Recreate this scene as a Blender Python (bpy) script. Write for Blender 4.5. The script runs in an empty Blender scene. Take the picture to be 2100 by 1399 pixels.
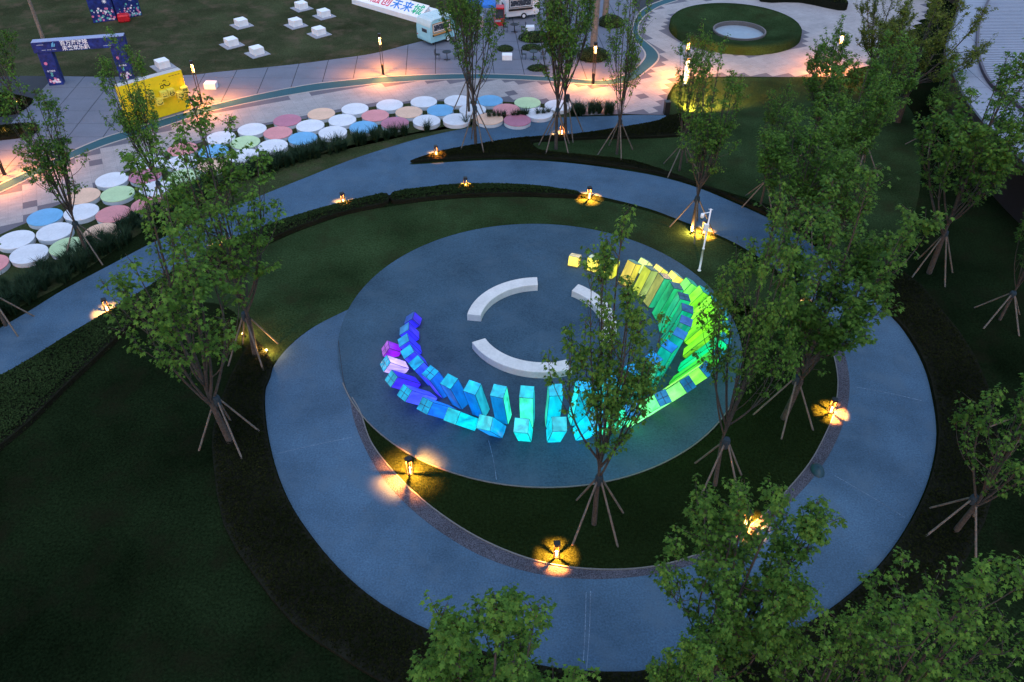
import bpy, bmesh, math, random
import numpy as np
from mathutils import Vector, Matrix
from mathutils.geometry import tessellate_polygon

S = bpy.context.scene
COL = S.collection
R_ = math.radians

# ------------------------------------------------------------------ camera, sky, sun, exposure
CAMH = 27.0
OFFX, OFFY = 0.0535 * CAMH, 1.2085 * CAMH          # disc plaza centre = world origin
FPX, PITCH, ROLL = 1633.0, R_(40.35), R_(0.33)
_F = np.array([0, math.cos(PITCH), -math.sin(PITCH)])
_R0 = np.array([1.0, 0, 0]); _U0 = np.cross(_R0, _F)
_R = math.cos(ROLL) * _R0 + math.sin(ROLL) * _U0
_U = -math.sin(ROLL) * _R0 + math.cos(ROLL) * _U0
cam = bpy.data.cameras.new('camera'); camo = bpy.data.objects.new('camera', cam); COL.objects.link(camo)
cam.sensor_width = 36.0; cam.lens = 36.0 * FPX / 2100.0
cam.clip_start = 0.1; cam.clip_end = 1500
M = Matrix.Identity(4)
for i in range(3):
    M[i][0] = _R[i]; M[i][1] = _U[i]; M[i][2] = -_F[i]
M[0][3], M[1][3], M[2][3] = -OFFX, -OFFY, CAMH
camo.matrix_world = M
S.camera = camo

SUN_EL, SUN_AZ = R_(1.2), R_(200)
w = bpy.data.worlds.new('World'); S.world = w; w.use_nodes = True
nt = w.node_tree
sky = nt.nodes.new('ShaderNodeTexSky'); sky.sky_type = 'NISHITA'; sky.sun_disc = False
sky.sun_elevation = SUN_EL; sky.sun_rotation = SUN_AZ; sky.ozone_density = 3.0; sky.air_density = 1.2; sky.dust_density = 0.6
nt.links.new(sky.outputs[0], nt.nodes['Background'].inputs[0])
nt.nodes['Background'].inputs[1].default_value = 0.15
sun = bpy.data.lights.new('sun', 'SUN'); suno = bpy.data.objects.new('sun', sun); COL.objects.link(suno)
sun.energy = 0.16; sun.angle = R_(70); sun.color = (1.0, 0.94, 1.0)
suno.rotation_euler = (R_(20), 0, R_(20))
S.view_settings.view_transform = 'Standard'; S.view_settings.look = 'None'
S.view_settings.gamma = 1.0; S.view_settings.use_curve_mapping = False
S.view_settings.exposure = 3.55
EXPO = 2.0 ** S.view_settings.exposure
S.cycles.use_denoising = True
S.cycles.max_bounces = 5
S.cycles.sample_clamp_indirect = 4.0

# ------------------------------------------------------------------ helpers
def G(px, py, z=0.0):
    """photograph pixel -> the world point at height z that was measured there"""
    d = (px - 1050) / FPX * _R - (py - 699.5) / FPX * _U + _F
    t = (z - CAMH) / d[2]
    return Vector((d[0] * t - OFFX, d[1] * t - OFFY, z))
def height_at(bx, by, tx, ty):
    b = G(bx, by); d = (tx - 1050) / FPX * _R - (ty - 699.5) / FPX * _U + _F
    t = math.hypot(b.x + OFFX, b.y + OFFY) / math.hypot(d[0], d[1])
    return CAMH + d[2] * t
def GP(pts, z=0.0): return [G(x, y, z).to_2d() for x, y in pts]
def smooth(pts, n=5, closed=False):
    P = [Vector(p) for p in pts]; out = []; m = len(P)
    for i in range(m if closed else m - 1):
        g = (lambda k: P[k % m]) if closed else (lambda k: P[max(0, min(m - 1, k))])
        a, b, c, d = g(i - 1), g(i), g(i + 1), g(i + 2)
        for k in range(n):
            t = k / n
            out.append(0.5 * ((2 * b) + (c - a) * t + (2 * a - 5 * b + 4 * c - d) * t * t + (3 * b - a - 3 * c + d) * t ** 3))
    if not closed: out.append(P[-1])
    return out
def prop(o, label=None, cat=None, group=None, kind=None):
    if label: o['label'] = label
    if cat: o['category'] = cat
    if group: o['group'] = group
    if kind: o['kind'] = kind
    return o
def link(name, data, parent=None):
    o = bpy.data.objects.new(name, data); COL.objects.link(o)
    if parent is not None: o.parent = parent
    return o
def empty(name, loc, rz=0.0, label=None, cat=None, group=None):
    o = link(name, None); o.location = loc; o.rotation_euler = (0, 0, rz); o.empty_display_size = 0.2
    return prop(o, label, cat, group)
def mesh_np(name, V, L, starts, totals, mat, smooth_shade=False):
    me = bpy.data.meshes.new(name)
    me.vertices.add(len(V)); me.vertices.foreach_set('co', np.ascontiguousarray(V, dtype=np.float32).ravel())
    me.loops.add(len(L)); me.loops.foreach_set('vertex_index', np.ascontiguousarray(L, dtype=np.int32))
    me.polygons.add(len(starts))
    me.polygons.foreach_set('loop_start', np.ascontiguousarray(starts, dtype=np.int32))
    me.polygons.foreach_set('loop_total', np.ascontiguousarray(totals, dtype=np.int32))
    if smooth_shade: me.polygons.foreach_set('use_smooth', np.ones(len(starts), dtype=bool))
    me.update(calc_edges=True)
    if mat: me.materials.append(mat)
    return me
class MB:
    """collects shapes for one mesh"""
    def __init__(s): s.v = []; s.f = []; s.m = Matrix.Identity(4)
    def add(s, vs, fs):
        o = len(s.v); s.v += [tuple(s.m @ Vector(v)) for v in vs]; s.f += [[o + i for i in f] for f in fs]; return s
    def box(s, c, d):
        x, y, z = c; a, b, h = d[0] / 2, d[1] / 2, d[2] / 2
        v = [(x + i * a, y + j * b, z + k * h) for k in (-1, 1) for j in (-1, 1) for i in (-1, 1)]
        return s.add(v, [(0, 2, 3, 1), (4, 5, 7, 6), (0, 1, 5, 4), (2, 6, 7, 3), (0, 4, 6, 2), (1, 3, 7, 5)])
    def bev(s, c, d, b=0.03):
        x, y, z = c; hx, hy, hz = d[0] / 2, d[1] / 2, d[2] / 2; vs = []
        prof = [(-hz, b), (-hz + b, 0), (hz - b, 0), (hz, b)]
        for zz, ins in prof:
            ax, ay = hx - ins, hy - ins; e = b * 0.7
            ring = [(-ax + e, -ay), (ax - e, -ay), (ax, -ay + e), (ax, ay - e), (ax - e, ay), (-ax + e, ay), (-ax, ay - e), (-ax, -ay + e)]
            vs += [(x + p, y + q, z + zz) for p, q in ring]
        fs = [list(range(7, -1, -1)), list(range(24, 32))]
        for k in range(3):
            for i in range(8): j = (i + 1) % 8; fs.append((k * 8 + i, k * 8 + j, k * 8 + 8 + j, k * 8 + 8 + i))
        return s.add(vs, fs)
    def cyl(s, a, b, r0, r1=None, n=10, caps=True):
        r1 = r0 if r1 is None else r1
        a, b = Vector(a), Vector(b); d = (b - a).normalized()
        u = d.orthogonal().normalized(); v = d.cross(u)
        vs = []
        for p, r in ((a, r0), (b, r1)):
            vs += [tuple(p + r * (math.cos(2 * math.pi * i / n) * u + math.sin(2 * math.pi * i / n) * v)) for i in range(n)]
        fs = [(i, (i + 1) % n, n + (i + 1) % n, n + i) for i in range(n)]
        if caps: fs += [list(range(n - 1, -1, -1)), list(range(n, 2 * n))]
        return s.add(vs, fs)
    def lathe(s, prof, n=24, c=(0, 0, 0), caps=True):
        vs = []; m = len(prof)
        for r, z in prof: vs += [(c[0] + r * math.cos(2 * math.pi * i / n), c[1] + r * math.sin(2 * math.pi * i / n), c[2] + z) for i in range(n)]
        fs = [(k * n + i, k * n + (i + 1) % n, (k + 1) * n + (i + 1) % n, (k + 1) * n + i) for k in range(m - 1) for i in range(n)]
        if caps: fs += [list(range(n - 1, -1, -1)), list(range((m - 1) * n, m * n))]
        return s.add(vs, fs)
    def prism(s, pts2, z0, z1):
        n = len(pts2)
        vs = [(p[0], p[1], z0) for p in pts2] + [(p[0], p[1], z1) for p in pts2]
        tri = tessellate_polygon([[Vector((p[0], p[1], 0)) for p in pts2]])
        fs = [[n + i for i in t] for t in tri]
        fs += [(i, (i + 1) % n, n + (i + 1) % n, n + i) for i in range(n)]
        return s.add(vs, fs)
    def sheet(s, pts2, z):
        tri = tessellate_polygon([[Vector((p[0], p[1], 0)) for p in pts2]])
        return s.add([(p[0], p[1], z) for p in pts2], [list(t) for t in tri])
    def strip(s, A, B, zA, zB=None):
        n = len(A); zB = zA if zB is None else zB
        return s.add([(p[0], p[1], zA) for p in A] + [(p[0], p[1], zB) for p in B], [(i, i + 1, n + i + 1, n + i) for i in range(n - 1)])
    def data(s, name, mat, smooth_shade=False):
        me = bpy.data.meshes.new(name); me.from_pydata(s.v, [], s.f)
        bm = bmesh.new(); bm.from_mesh(me); bmesh.ops.recalc_face_normals(bm, faces=bm.faces); bm.to_mesh(me); bm.free()
        if smooth_shade: me.polygons.foreach_set('use_smooth', [True] * len(me.polygons))
        if mat: me.materials.append(mat)
        return me
    def obj(s, name, mat, parent=None, smooth_shade=False): return link(name, s.data(name, mat, smooth_shade), parent)
def up_normals(o):
    me = o.data
    bm = bmesh.new(); bm.from_mesh(me)
    for f in bm.faces:
        if f.normal.z < 0: f.normal_flip()
    bm.to_mesh(me); bm.free()

# ------------------------------------------------------------------ materials
def new_mat(name):
    m = bpy.data.materials.new(name); m.use_nodes = True
    return m, m.node_tree, m.node_tree.nodes['Principled BSDF']
def ramp(nt, src, c0, c1, p0=0.3, p1=0.7):
    r = nt.nodes.new('ShaderNodeValToRGB'); nt.links.new(src, r.inputs[0])
    r.color_ramp.elements[0].position = p0; r.color_ramp.elements[1].position = p1
    r.color_ramp.elements[0].color = (*c0, 1); r.color_ramp.elements[1].color = (*c1, 1)
    return r.outputs[0]
def noise(nt, vec, scale, detail=3, rough=0.6, dist=0.0):
    n = nt.nodes.new('ShaderNodeTexNoise'); n.inputs['Scale'].default_value = scale
    n.inputs['Detail'].default_value = detail; n.inputs['Roughness'].default_value = rough; n.inputs['Distortion'].default_value = dist
    nt.links.new(vec, n.inputs['Vector']); return n.outputs['Fac']
def mixc(nt, a, b, fac, mode='MIX'):
    m = nt.nodes.new('ShaderNodeMix'); m.data_type = 'RGBA'; m.blend_type = mode
    for s, v in ((m.inputs[0], fac), (m.inputs[6], a), (m.inputs[7], b)):
        if isinstance(v, (int, float)): s.default_value = v
        elif isinstance(v, tuple): s.default_value = (*v, 1)
        else: nt.links.new(v, s)
    return m.outputs[2]
def coords(nt, world):
    if world: return nt.nodes.new('ShaderNodeNewGeometry').outputs['Position']
    return nt.nodes.new('ShaderNodeTexCoord').outputs['Object']
def sc3(c, k): return tuple(min(1, x * k) for x in c)
def mat_noise(name, c, var=0.25, fine=30, big=0.4, bigvar=0.2, rough=0.85, bump=0.2, bumpd=0.02, world=True, metal=0.0, spec=0.3, tint=None):
    m, nt, b = new_mat(name); v = coords(nt, world)
    col = ramp(nt, noise(nt, v, fine, 3), sc3(c, 1 - var), sc3(c, 1 + var))
    if bigvar:
        k = ramp(nt, noise(nt, v, big, 4), (1 - bigvar,) * 3, (1 + bigvar,) * 3, 0.25, 0.75)
        col = mixc(nt, col, k, 1.0, 'MULTIPLY')
    if tint:
        col = mixc(nt, col, tint, ramp(nt, noise(nt, v, big * 1.7 + 0.13, 5, 0.65), (0, 0, 0), (1, 1, 1), 0.5, 0.75))
    nt.links.new(col, b.inputs['Base Color'])
    b.inputs['Roughness'].default_value = rough; b.inputs['Metallic'].default_value = metal
    b.inputs['Specular IOR Level'].default_value = spec
    if bump:
        bp = nt.nodes.new('ShaderNodeBump'); bp.inputs['Strength'].default_value = bump; bp.inputs['Distance'].default_value = bumpd
        nt.links.new(noise(nt, v, fine * 1.3, 4), bp.inputs['Height']); nt.links.new(bp.outputs[0], b.inputs['Normal'])
    return m
def mat_leaf(name, c0, c1, trans=0.35, spec=0.12):
    m, nt, b = new_mat(name); nodes = nt.nodes
    at = nodes.new('ShaderNodeAttribute'); at.attribute_name = 'tint'
    oi = nodes.new('ShaderNodeObjectInfo')
    col = ramp(nt, at.outputs['Fac'], c0, c1, 0.0, 1.0)
    k = ramp(nt, oi.outputs['Random'], (0.85, 0.85, 0.85), (1.15, 1.1, 1.1), 0, 1)
    col = mixc(nt, col, k, 1.0, 'MULTIPLY')
    nt.links.new(col, b.inputs['Base Color']); b.inputs['Roughness'].default_value = 0.6; b.inputs['Specular IOR Level'].default_value = spec
    tr = nodes.new('ShaderNodeBsdfTranslucent'); nt.links.new(col, tr.inputs[0])
    mx = nodes.new('ShaderNodeMixShader'); mx.inputs[0].default_value = trans
    nt.links.new(b.outputs[0], mx.inputs[1]); nt.links.new(tr.outputs[0], mx.inputs[2])
    nt.links.new(mx.outputs[0], nodes['Material Output'].inputs[0])
    return m
def mat_emit(name, c, s, base=(0.8, 0.8, 0.8)):
    m, nt, b = new_mat(name); b.inputs['Base Color'].default_value = (*base, 1)
    b.inputs['Emission Color'].default_value = (*c, 1); b.inputs['Emission Strength'].default_value = s / EXPO
    return m
def mat_plain(name, c, rough=0.5, metal=0.0, var=0.1, fine=6, bump=0.0):
    return mat_noise(name, c, var, fine, 1.2, 0.08, rough, bump, 0.01, False, metal)

MT = {}
MT['path'] = mat_noise('path_concrete', (0.056, 0.106, 0.162), 0.24, 13, 0.3, 0.3, 0.9, 0.25, 0.01, tint=(0.075, 0.122, 0.17), spec=0.1)
MT['disc'] = mat_noise('disc_concrete', (0.041, 0.081, 0.117), 0.24, 13, 0.26, 0.3, 0.9, 0.25, 0.01, tint=(0.058, 0.098, 0.132), spec=0.1)
MT['lawn'] = mat_noise('lawn_dark', (0.007, 0.013, 0.005), 0.5, 9, 0.2, 0.6, 1.0, 0.9, 0.06, tint=(0.011, 0.0115, 0.006), spec=0.0)  # darkened below real grass colour; dim light of the lower lawn is painted in
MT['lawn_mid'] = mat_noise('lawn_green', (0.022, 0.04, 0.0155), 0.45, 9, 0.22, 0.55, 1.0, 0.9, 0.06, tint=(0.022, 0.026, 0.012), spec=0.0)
MT['lawn_brown'] = mat_noise('lawn_dry', (0.043, 0.05, 0.024), 0.35, 7, 0.2, 0.45, 1.0, 0.9, 0.06, tint=(0.105, 0.076, 0.05), spec=0.0)
MT['lawn_strip'] = mat_noise('lawn_strip', (0.036, 0.05, 0.021), 0.4, 8, 0.4, 0.35, 1.0, 0.9, 0.06, tint=(0.062, 0.055, 0.034), spec=0.0)
MT['lawn_crescent'] = mat_noise('lawn_crescent', (0.0105, 0.019, 0.006), 0.5, 9, 0.3, 0.35, 1.0, 0.9, 0.06, spec=0.0)
MT['gravel'] = mat_noise('gravel', (0.07, 0.072, 0.09), 0.8, 26, 0.6, 0.2, 0.95, 1.0, 0.04, spec=0.1)
MT['slab'] = mat_noise('slab_concrete', (0.145, 0.155, 0.19), 0.12, 18, 0.3, 0.14, 0.85, 0.15, 0.01)
MT['joint'] = mat_noise('joint_dark', (0.035, 0.038, 0.045), 0.2, 20, 0.5, 0.1, 0.95, 0.1)
MT['teal'] = mat_noise('teal_rubber', (0.026, 0.088, 0.108), 0.18, 18, 0.3, 0.15, 0.9, 0.15)
MT['kerb'] = mat_noise('kerb_stone', (0.34, 0.31, 0.28), 0.15, 14, 0.4, 0.1, 0.85, 0.15)
MT['steel'] = mat_noise('edging_steel', (0.15, 0.145, 0.135), 0.15, 14, 0.4, 0.1, 0.5, 0.1)
MT['paver_dark'] = mat_noise('paver_dark', (0.125, 0.12, 0.14), 0.15, 16, 0.5, 0.12, 0.9, 0.2)
MT['bench'] = mat_noise('bench_concrete', (0.62, 0.61, 0.58), 0.06, 9, 1.5, 0.1, 0.75, 0.15, world=False)
MT['white'] = mat_plain('white_paint', (0.8, 0.8, 0.81), 0.6, var=0.03)
MT['pad'] = mat_plain('grey_pad', (0.3, 0.3, 0.33), 0.85)
MT['black'] = mat_plain('black_metal', (0.018, 0.017, 0.016), 0.45)
MT['bark'] = mat_noise('bark', (0.058, 0.05, 0.043), 0.4, 12, 2.0, 0.2, 0.95, 0.6, world=False)
MT['bark_pale'] = mat_noise('bark_pale', (0.2, 0.16, 0.13), 0.3, 8, 1.5, 0.25, 0.95, 0.5, world=False)
MT['wood'] = mat_noise('stake_wood', (0.125, 0.108, 0.092), 0.3, 10, 2.0, 0.2, 0.9, 0.4, world=False)
MT['wrap'] = mat_plain('binding_wrap', (0.02, 0.035, 0.045), 0.9)
MT['leaf'] = mat_leaf('maple_leaf', (0.014, 0.05, 0.008), (0.125, 0.262, 0.036))
MT['leaf_yellow'] = mat_leaf('camphor_leaf', (0.05, 0.08, 0.012), (0.14, 0.18, 0.025))
MT['leaf_hedge'] = mat_leaf('hedge_leaf', (0.009, 0.019, 0.006), (0.033, 0.058, 0.02), 0.15, 0.0)
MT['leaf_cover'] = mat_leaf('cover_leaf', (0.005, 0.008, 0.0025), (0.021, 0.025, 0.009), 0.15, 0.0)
MT['leaf_shrub'] = mat_leaf('shrub_leaf', (0.016, 0.034, 0.012), (0.05, 0.08, 0.022), 0.2)
MT['leaf_grass'] = mat_leaf('tall_grass', (0.010, 0.026, 0.013), (0.034, 0.072, 0.034), 0.25)
MT['soil'] = mat_noise('soil', (0.012, 0.013, 0.009), 0.3, 10, 0.6, 0.2, 1.0, 0.5, spec=0.0)
MT['yellow'] = mat_plain('yellow_paint', (0.78, 0.6, 0.01), 0.55, var=0.04)
MT['blue_paint'] = mat_plain('caravan_blue', (0.3, 0.6, 0.68), 0.35, var=0.05)
MT['roof_pale'] = mat_plain('caravan_roof', (0.5, 0.62, 0.62), 0.4, var=0.05)
MT['navy'] = mat_noise('navy_print', (0.012, 0.028, 0.16), 0.5, 3, 1.2, 0.4, 0.45, 0, world=False)
MT['glass'] = mat_plain('window_glass', (0.05, 0.06, 0.075), 0.12, var=0.3, fine=3)
MT['rubber'] = mat_plain('rubber', (0.015, 0.015, 0.016), 0.8)
MT['orange'] = mat_plain('orange_trim', (0.4, 0.2, 0.06), 0.5)
MT['brown'] = mat_plain('brown_shelf', (0.06, 0.035, 0.02), 0.6)
MT['red'] = mat_plain('red_paint', (0.5, 0.015, 0.025), 0.4)
MT['tent'] = mat_plain('tent_blue', (0.03, 0.17, 0.55), 0.7, var=0.15)
MT['pink'] = mat_plain('pink_paint', (0.6, 0.4, 0.45), 0.6, var=0.2, fine=4)
MT['ink'] = mat_plain('ink_black', (0.03, 0.028, 0.01), 0.6)
MT['warm'] = mat_emit('warm_lamp', (1.0, 0.62, 0.2), 16)
MT['warm_small'] = mat_emit('warm_lamp_strip', (1.0, 0.55, 0.16), 9)
MT['cold'] = mat_emit('white_lightbox', (1.0, 0.95, 1.0), 1.6)
WARM = (1.0, 0.27, 0.04)

# light paver field: small bond pattern
def mat_paver():
    m, nt, b = new_mat('paver_light'); v = coords(nt, True)
    mp = nt.nodes.new('ShaderNodeMapping'); mp.inputs['Rotation'].default_value = (0, 0, R_(-26)); nt.links.new(v, mp.inputs['Vector'])
    br = nt.nodes.new('ShaderNodeTexBrick'); nt.links.new(mp.outputs[0], br.inputs['Vector'])
    br.inputs['Scale'].default_value = 1.0; br.inputs['Brick Width'].default_value = 0.6; br.inputs['Row Height'].default_value = 0.3
    br.inputs['Mortar Size'].default_value = 0.006; br.inputs['Bias'].default_value = -0.1
    br.inputs['Color1'].default_value = (0.355, 0.325, 0.315, 1); br.inputs['Color2'].default_value = (0.31, 0.288, 0.282, 1); br.inputs['Mortar'].default_value = (0.24, 0.22, 0.22, 1)
    k = ramp(nt, noise(nt, v, 0.5, 5), (0.85,) * 3, (1.08,) * 3, 0.3, 0.7)
    col = mixc(nt, br.outputs['Color'], k, 1.0, 'MULTIPLY')
    k = ramp(nt, noise(nt, v, 20, 3), (0.9,) * 3, (1.1,) * 3, 0.3, 0.7)
    col = mixc(nt, col, k, 1.0, 'MULTIPLY')
    nt.links.new(col, b.inputs['Base Color']); b.inputs['Roughness'].default_value = 0.85
    return m
MT['paver'] = mat_paver()

# glowing film of the light pillars: colour and strength come from the panel object's own colour
def mat_glow():
    m, nt, b = new_mat('glow_film'); v = coords(nt, False)
    oi = nt.nodes.new('ShaderNodeObjectInfo')
    ad = nt.nodes.new('ShaderNodeVectorMath'); ad.operation = 'ADD'; nt.links.new(v, ad.inputs[0])
    sc = nt.nodes.new('ShaderNodeVectorMath'); sc.operation = 'SCALE'; sc.inputs[0].default_value = (37, 91, 13); nt.links.new(oi.outputs['Random'], sc.inputs['Scale'])
    nt.links.new(sc.outputs[0], ad.inputs[1])
    mp = nt.nodes.new('ShaderNodeMapping'); mp.inputs['Scale'].default_value = (1.6, 1.6, 0.55); nt.links.new(ad.outputs[0], mp.inputs['Vector'])
    n1 = ramp(nt, noise(nt, mp.outputs[0], 1.3, 6, 0.62, 0.8), (0.34,) * 3, (1.7,) * 3, 0.3, 0.72)
    mp2 = nt.nodes.new('ShaderNodeMapping'); mp2.inputs['Scale'].default_value = (22, 22, 0.6); nt.links.new(ad.outputs[0], mp2.inputs['Vector'])
    n2 = ramp(nt, noise(nt, mp2.outputs[0], 1.0, 2), (0.82,) * 3, (1.16,) * 3, 0.3, 0.7)
    k = mixc(nt, n1, n2, 1.0, 'MULTIPLY')
    col = mixc(nt, oi.outputs['Color'], k, 1.0, 'MULTIPLY')
    hot = mixc(nt, col, (1.0, 1.0, 1.0), ramp(nt, noise(nt, mp.outputs[0], 0.9, 3, 0.5, 0.5), (0,) * 3, (0.09,) * 3, 0.62, 0.85))
    st = nt.nodes.new('ShaderNodeMath'); st.operation = 'MULTIPLY'; st.inputs[1].default_value = 1.0 / EXPO
    nt.links.new(oi.outputs['Alpha'], st.inputs[0])
    nt.links.new(hot, b.inputs['Emission Color']); nt.links.new(st.outputs[0], b.inputs['Emission Strength'])
    nt.links.new(mixc(nt, oi.outputs['Color'], (0.02, 0.03, 0.04), 0.72), b.inputs['Base Color'])
    b.inputs['Roughness'].default_value = 0.3
    return m
MT['glow'] = mat_glow()
MT['glow_frame'] = mat_plain('pillar_frame', (0.03, 0.05, 0.08), 0.5)
# ------------------------------------------------------------------ ground, paths, plaza
def structure(o): o['kind'] = 'structure'; return o
def ground_sheet(name, pts, z, mat):
    mb = MB().sheet(pts, z); o = mb.obj(name, mat); up_normals(o); return structure(o)

mb = MB(); N = 40
mb.add([(-500 + 1000 * i / N, -400 + 1000 * j / N, 0) for j in range(N + 1) for i in range(N + 1)],
       [(j * (N + 1) + i, j * (N + 1) + i + 1, (j + 1) * (N + 1) + i + 1, (j + 1) * (N + 1) + i) for j in range(N) for i in range(N)])
structure(mb.obj('ground', MT['lawn']))

DIAG_UP = [(-60, 708), (0, 673), (60, 638), (133, 593), (233, 540), (323, 493), (443, 440), (541, 399), (621, 367), (717, 329), (793, 304), (850, 287), (907, 273), (964, 262), (1021, 253), (1098, 245), (1174, 240), (1250, 238), (1310, 236), (1366, 237)]
BRANCH_LOW = [(1366, 239), (1350, 248), (1267, 263), (1167, 277), (1067, 284), (983, 297), (907, 311), (838, 337)]
RING_OUT = [(838, 338), (890, 335), (950, 331), (1050, 328), (1150, 333), (1250, 345), (1350, 362), (1430, 385), (1510, 418), (1590, 455), (1660, 498), (1740, 560), (1800, 617), (1855, 682), (1893, 750), (1912, 820), (1920, 890), (1910, 960), (1885, 1030), (1840, 1110), (1780, 1183), (1700, 1250), (1600, 1308), (1500, 1347), (1400, 1369), (1300, 1378), (1180, 1375), (1080, 1360), (980, 1333), (900, 1302), (820, 1262), (750, 1215), (690, 1160), (640, 1100), (600, 1040), (573, 980), (556, 920), (546, 860), (545, 800), (562, 750), (596, 708), (645, 670), (712, 636)]
RING_IN = [(716, 812), (725, 858), (740, 900), (765, 950), (800, 1000), (850, 1050), (910, 1096), (980, 1137), (1060, 1167), (1140, 1183), (1230, 1188), (1330, 1180), (1405, 1163), (1485, 1132), (1565, 1082), (1632, 1020), (1683, 960), (1717, 900), (1737, 840), (1742, 780), (1730, 720), (1705, 670), (1670, 625), (1620, 575), (1560, 530), (1490, 490), (1400, 454), (1330, 428), (1240, 405), (1190, 396), (1130, 388), (1050, 381), (950, 381), (870, 389), (800, 400), (760, 406), (700, 419), (640, 436), (583, 453), (547, 466), (450, 506), (400, 535), (340, 570), (270, 616), (200, 657), (130, 700), (60, 745), (0, 778), (-60, 810)]
d_up, b_low, r_out, r_in = (smooth(GP(p), 4) for p in (DIAG_UP, BRANCH_LOW, RING_OUT, RING_IN))
ground_sheet('path', d_up + b_low[1:] + r_out[1:] + [Vector((-7.6, 2.0))] + r_in, 0.008, MT['path'])

RD = 10.56
disc_o = ground_sheet('disc_plaza', [(RD * math.cos(2 * math.pi * i / 180), RD * math.sin(2 * math.pi * i / 180)) for i in range(180)], 0.045, MT['disc'])
mb = MB(); A = [2 * math.pi * i / 180 for i in range(181)]
mb.strip([(RD * math.cos(a), RD * math.sin(a)) for a in A], [(RD * math.cos(a), RD * math.sin(a)) for a in A], 0.0, 0.045)
structure(mb.obj('disc_rim', MT['joint']))

# gravel strip with its steel edging
GR_IN = [(722, 816), (740, 848), (760, 905), (800, 960), (860, 1020), (930, 1073), (1000, 1113), (1080, 1145), (1160, 1163), (1250, 1169), (1330, 1164), (1400, 1148), (1475, 1118), (1550, 1070), (1610, 1010), (1660, 950), (1693, 890), (1712, 840), (1718, 780), (1708, 725), (1692, 690)]
gr_in = smooth(GP(GR_IN), 5)
gr_out = smooth(GP(RING_IN[:21] + [(1712, 690)]), 5)
ground_sheet('gravel_strip', gr_out + gr_in[::-1], 0.014, MT['gravel'])
def offset_line(L, d):
    out = []
    for i, p in enumerate(L):
        a = L[max(0, i - 1)]; b = L[min(len(L) - 1, i + 1)]; t = (Vector(b) - Vector(a)).normalized()
        out.append((p[0] - t.y * d, p[1] + t.x * d))
    return out
def kerb(name, L, wd, h, mat, z0=0.0):
    a, b = offset_line(L, wd / 2), offset_line(L, -wd / 2); n = len(L)
    vs = [(p[0], p[1], z0) for p in a] + [(p[0], p[1], h) for p in a] + [(p[0], p[1], h) for p in b] + [(p[0], p[1], z0) for p in b]
    fs = [(k * n + i, k * n + i + 1, (k + 1) * n + i + 1, (k + 1) * n + i) for k in range(3) for i in range(n - 1)]
    return structure(MB().add(vs, fs).obj(name, mat))
kerb('steel_edging', gr_in, 0.045, 0.06, MT['steel'])
kerb('rim_edging', [(10.60 * math.cos(a), 10.60 * math.sin(a)) for a in [R_(203 + i * 1.5) for i in range(92)]], 0.05, 0.052, MT['steel'])
# faint joints across the ring path and the disc
def joint_line(px, wd, mat, z):
    L = smooth(GP(px), 6); mb = MB().strip(offset_line(L, wd / 2), offset_line(L, -wd / 2), z); o = mb.obj('expansion_joint', mat); up_normals(o); structure(o)
MT['joint_pale'] = mat_noise('joint_pale', (0.1, 0.15, 0.21), 0.5, 12, 0.8, 0.5, 0.9, 0.0)
for px in ([(1211, 1212), (1209, 1290), (1203, 1372)], [(1202, 1215), (1200, 1290), (1196, 1360)], [(1712, 976), (1780, 1015), (1856, 1062)], [(1755, 794), (1820, 806), (1890, 822)], [(570, 930), (650, 912), (722, 897)]):
    joint_line(px, 0.035, MT['joint_pale'], 0.012)
joint_line([(1002, 905), (1012, 945), (1018, 985)], 0.03, MT['joint_pale'], 0.049)
joint_line([(694, 700), (705, 782), (716, 812)], 0.03, MT['joint'], 0.05)

# lawns
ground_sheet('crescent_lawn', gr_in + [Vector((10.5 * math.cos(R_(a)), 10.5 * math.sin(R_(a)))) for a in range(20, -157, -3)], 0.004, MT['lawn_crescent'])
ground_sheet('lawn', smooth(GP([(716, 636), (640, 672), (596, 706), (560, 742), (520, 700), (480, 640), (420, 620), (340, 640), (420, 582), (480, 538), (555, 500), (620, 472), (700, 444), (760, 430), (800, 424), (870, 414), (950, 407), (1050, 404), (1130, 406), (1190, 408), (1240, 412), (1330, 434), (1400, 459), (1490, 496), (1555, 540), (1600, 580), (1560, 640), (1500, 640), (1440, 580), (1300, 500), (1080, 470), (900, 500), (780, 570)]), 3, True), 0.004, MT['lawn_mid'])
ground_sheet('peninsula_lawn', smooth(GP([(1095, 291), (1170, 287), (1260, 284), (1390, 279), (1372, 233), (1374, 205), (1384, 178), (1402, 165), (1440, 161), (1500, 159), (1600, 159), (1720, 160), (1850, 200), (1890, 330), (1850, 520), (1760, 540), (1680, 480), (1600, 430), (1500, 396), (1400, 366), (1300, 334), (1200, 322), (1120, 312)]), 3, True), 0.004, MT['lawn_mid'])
ground_sheet('verge_lawn', smooth(GP([(400, 440), (480, 378), (560, 346), (650, 318), (750, 290), (850, 272), (920, 258), (1000, 246), (1021, 254), (964, 263), (907, 274), (850, 288), (793, 305), (717, 330), (621, 368), (541, 400), (443, 441), (380, 470)]), 3, True), 0.004, MT['lawn_strip'])
ground_sheet('disc_bed', GP([(-80, 520), (0, 478), (54, 454), (98, 426), (174, 391), (253, 352), (328, 322), (428, 282), (560, 252), (640, 240), (770, 216), (880, 206), (1000, 205), (1100, 210), (1165, 214), (1170, 240), (1000, 252), (850, 275), (650, 320), (470, 380), (300, 470), (120, 590), (-80, 690)]), 0.004, MT['lawn_strip'])

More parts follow.
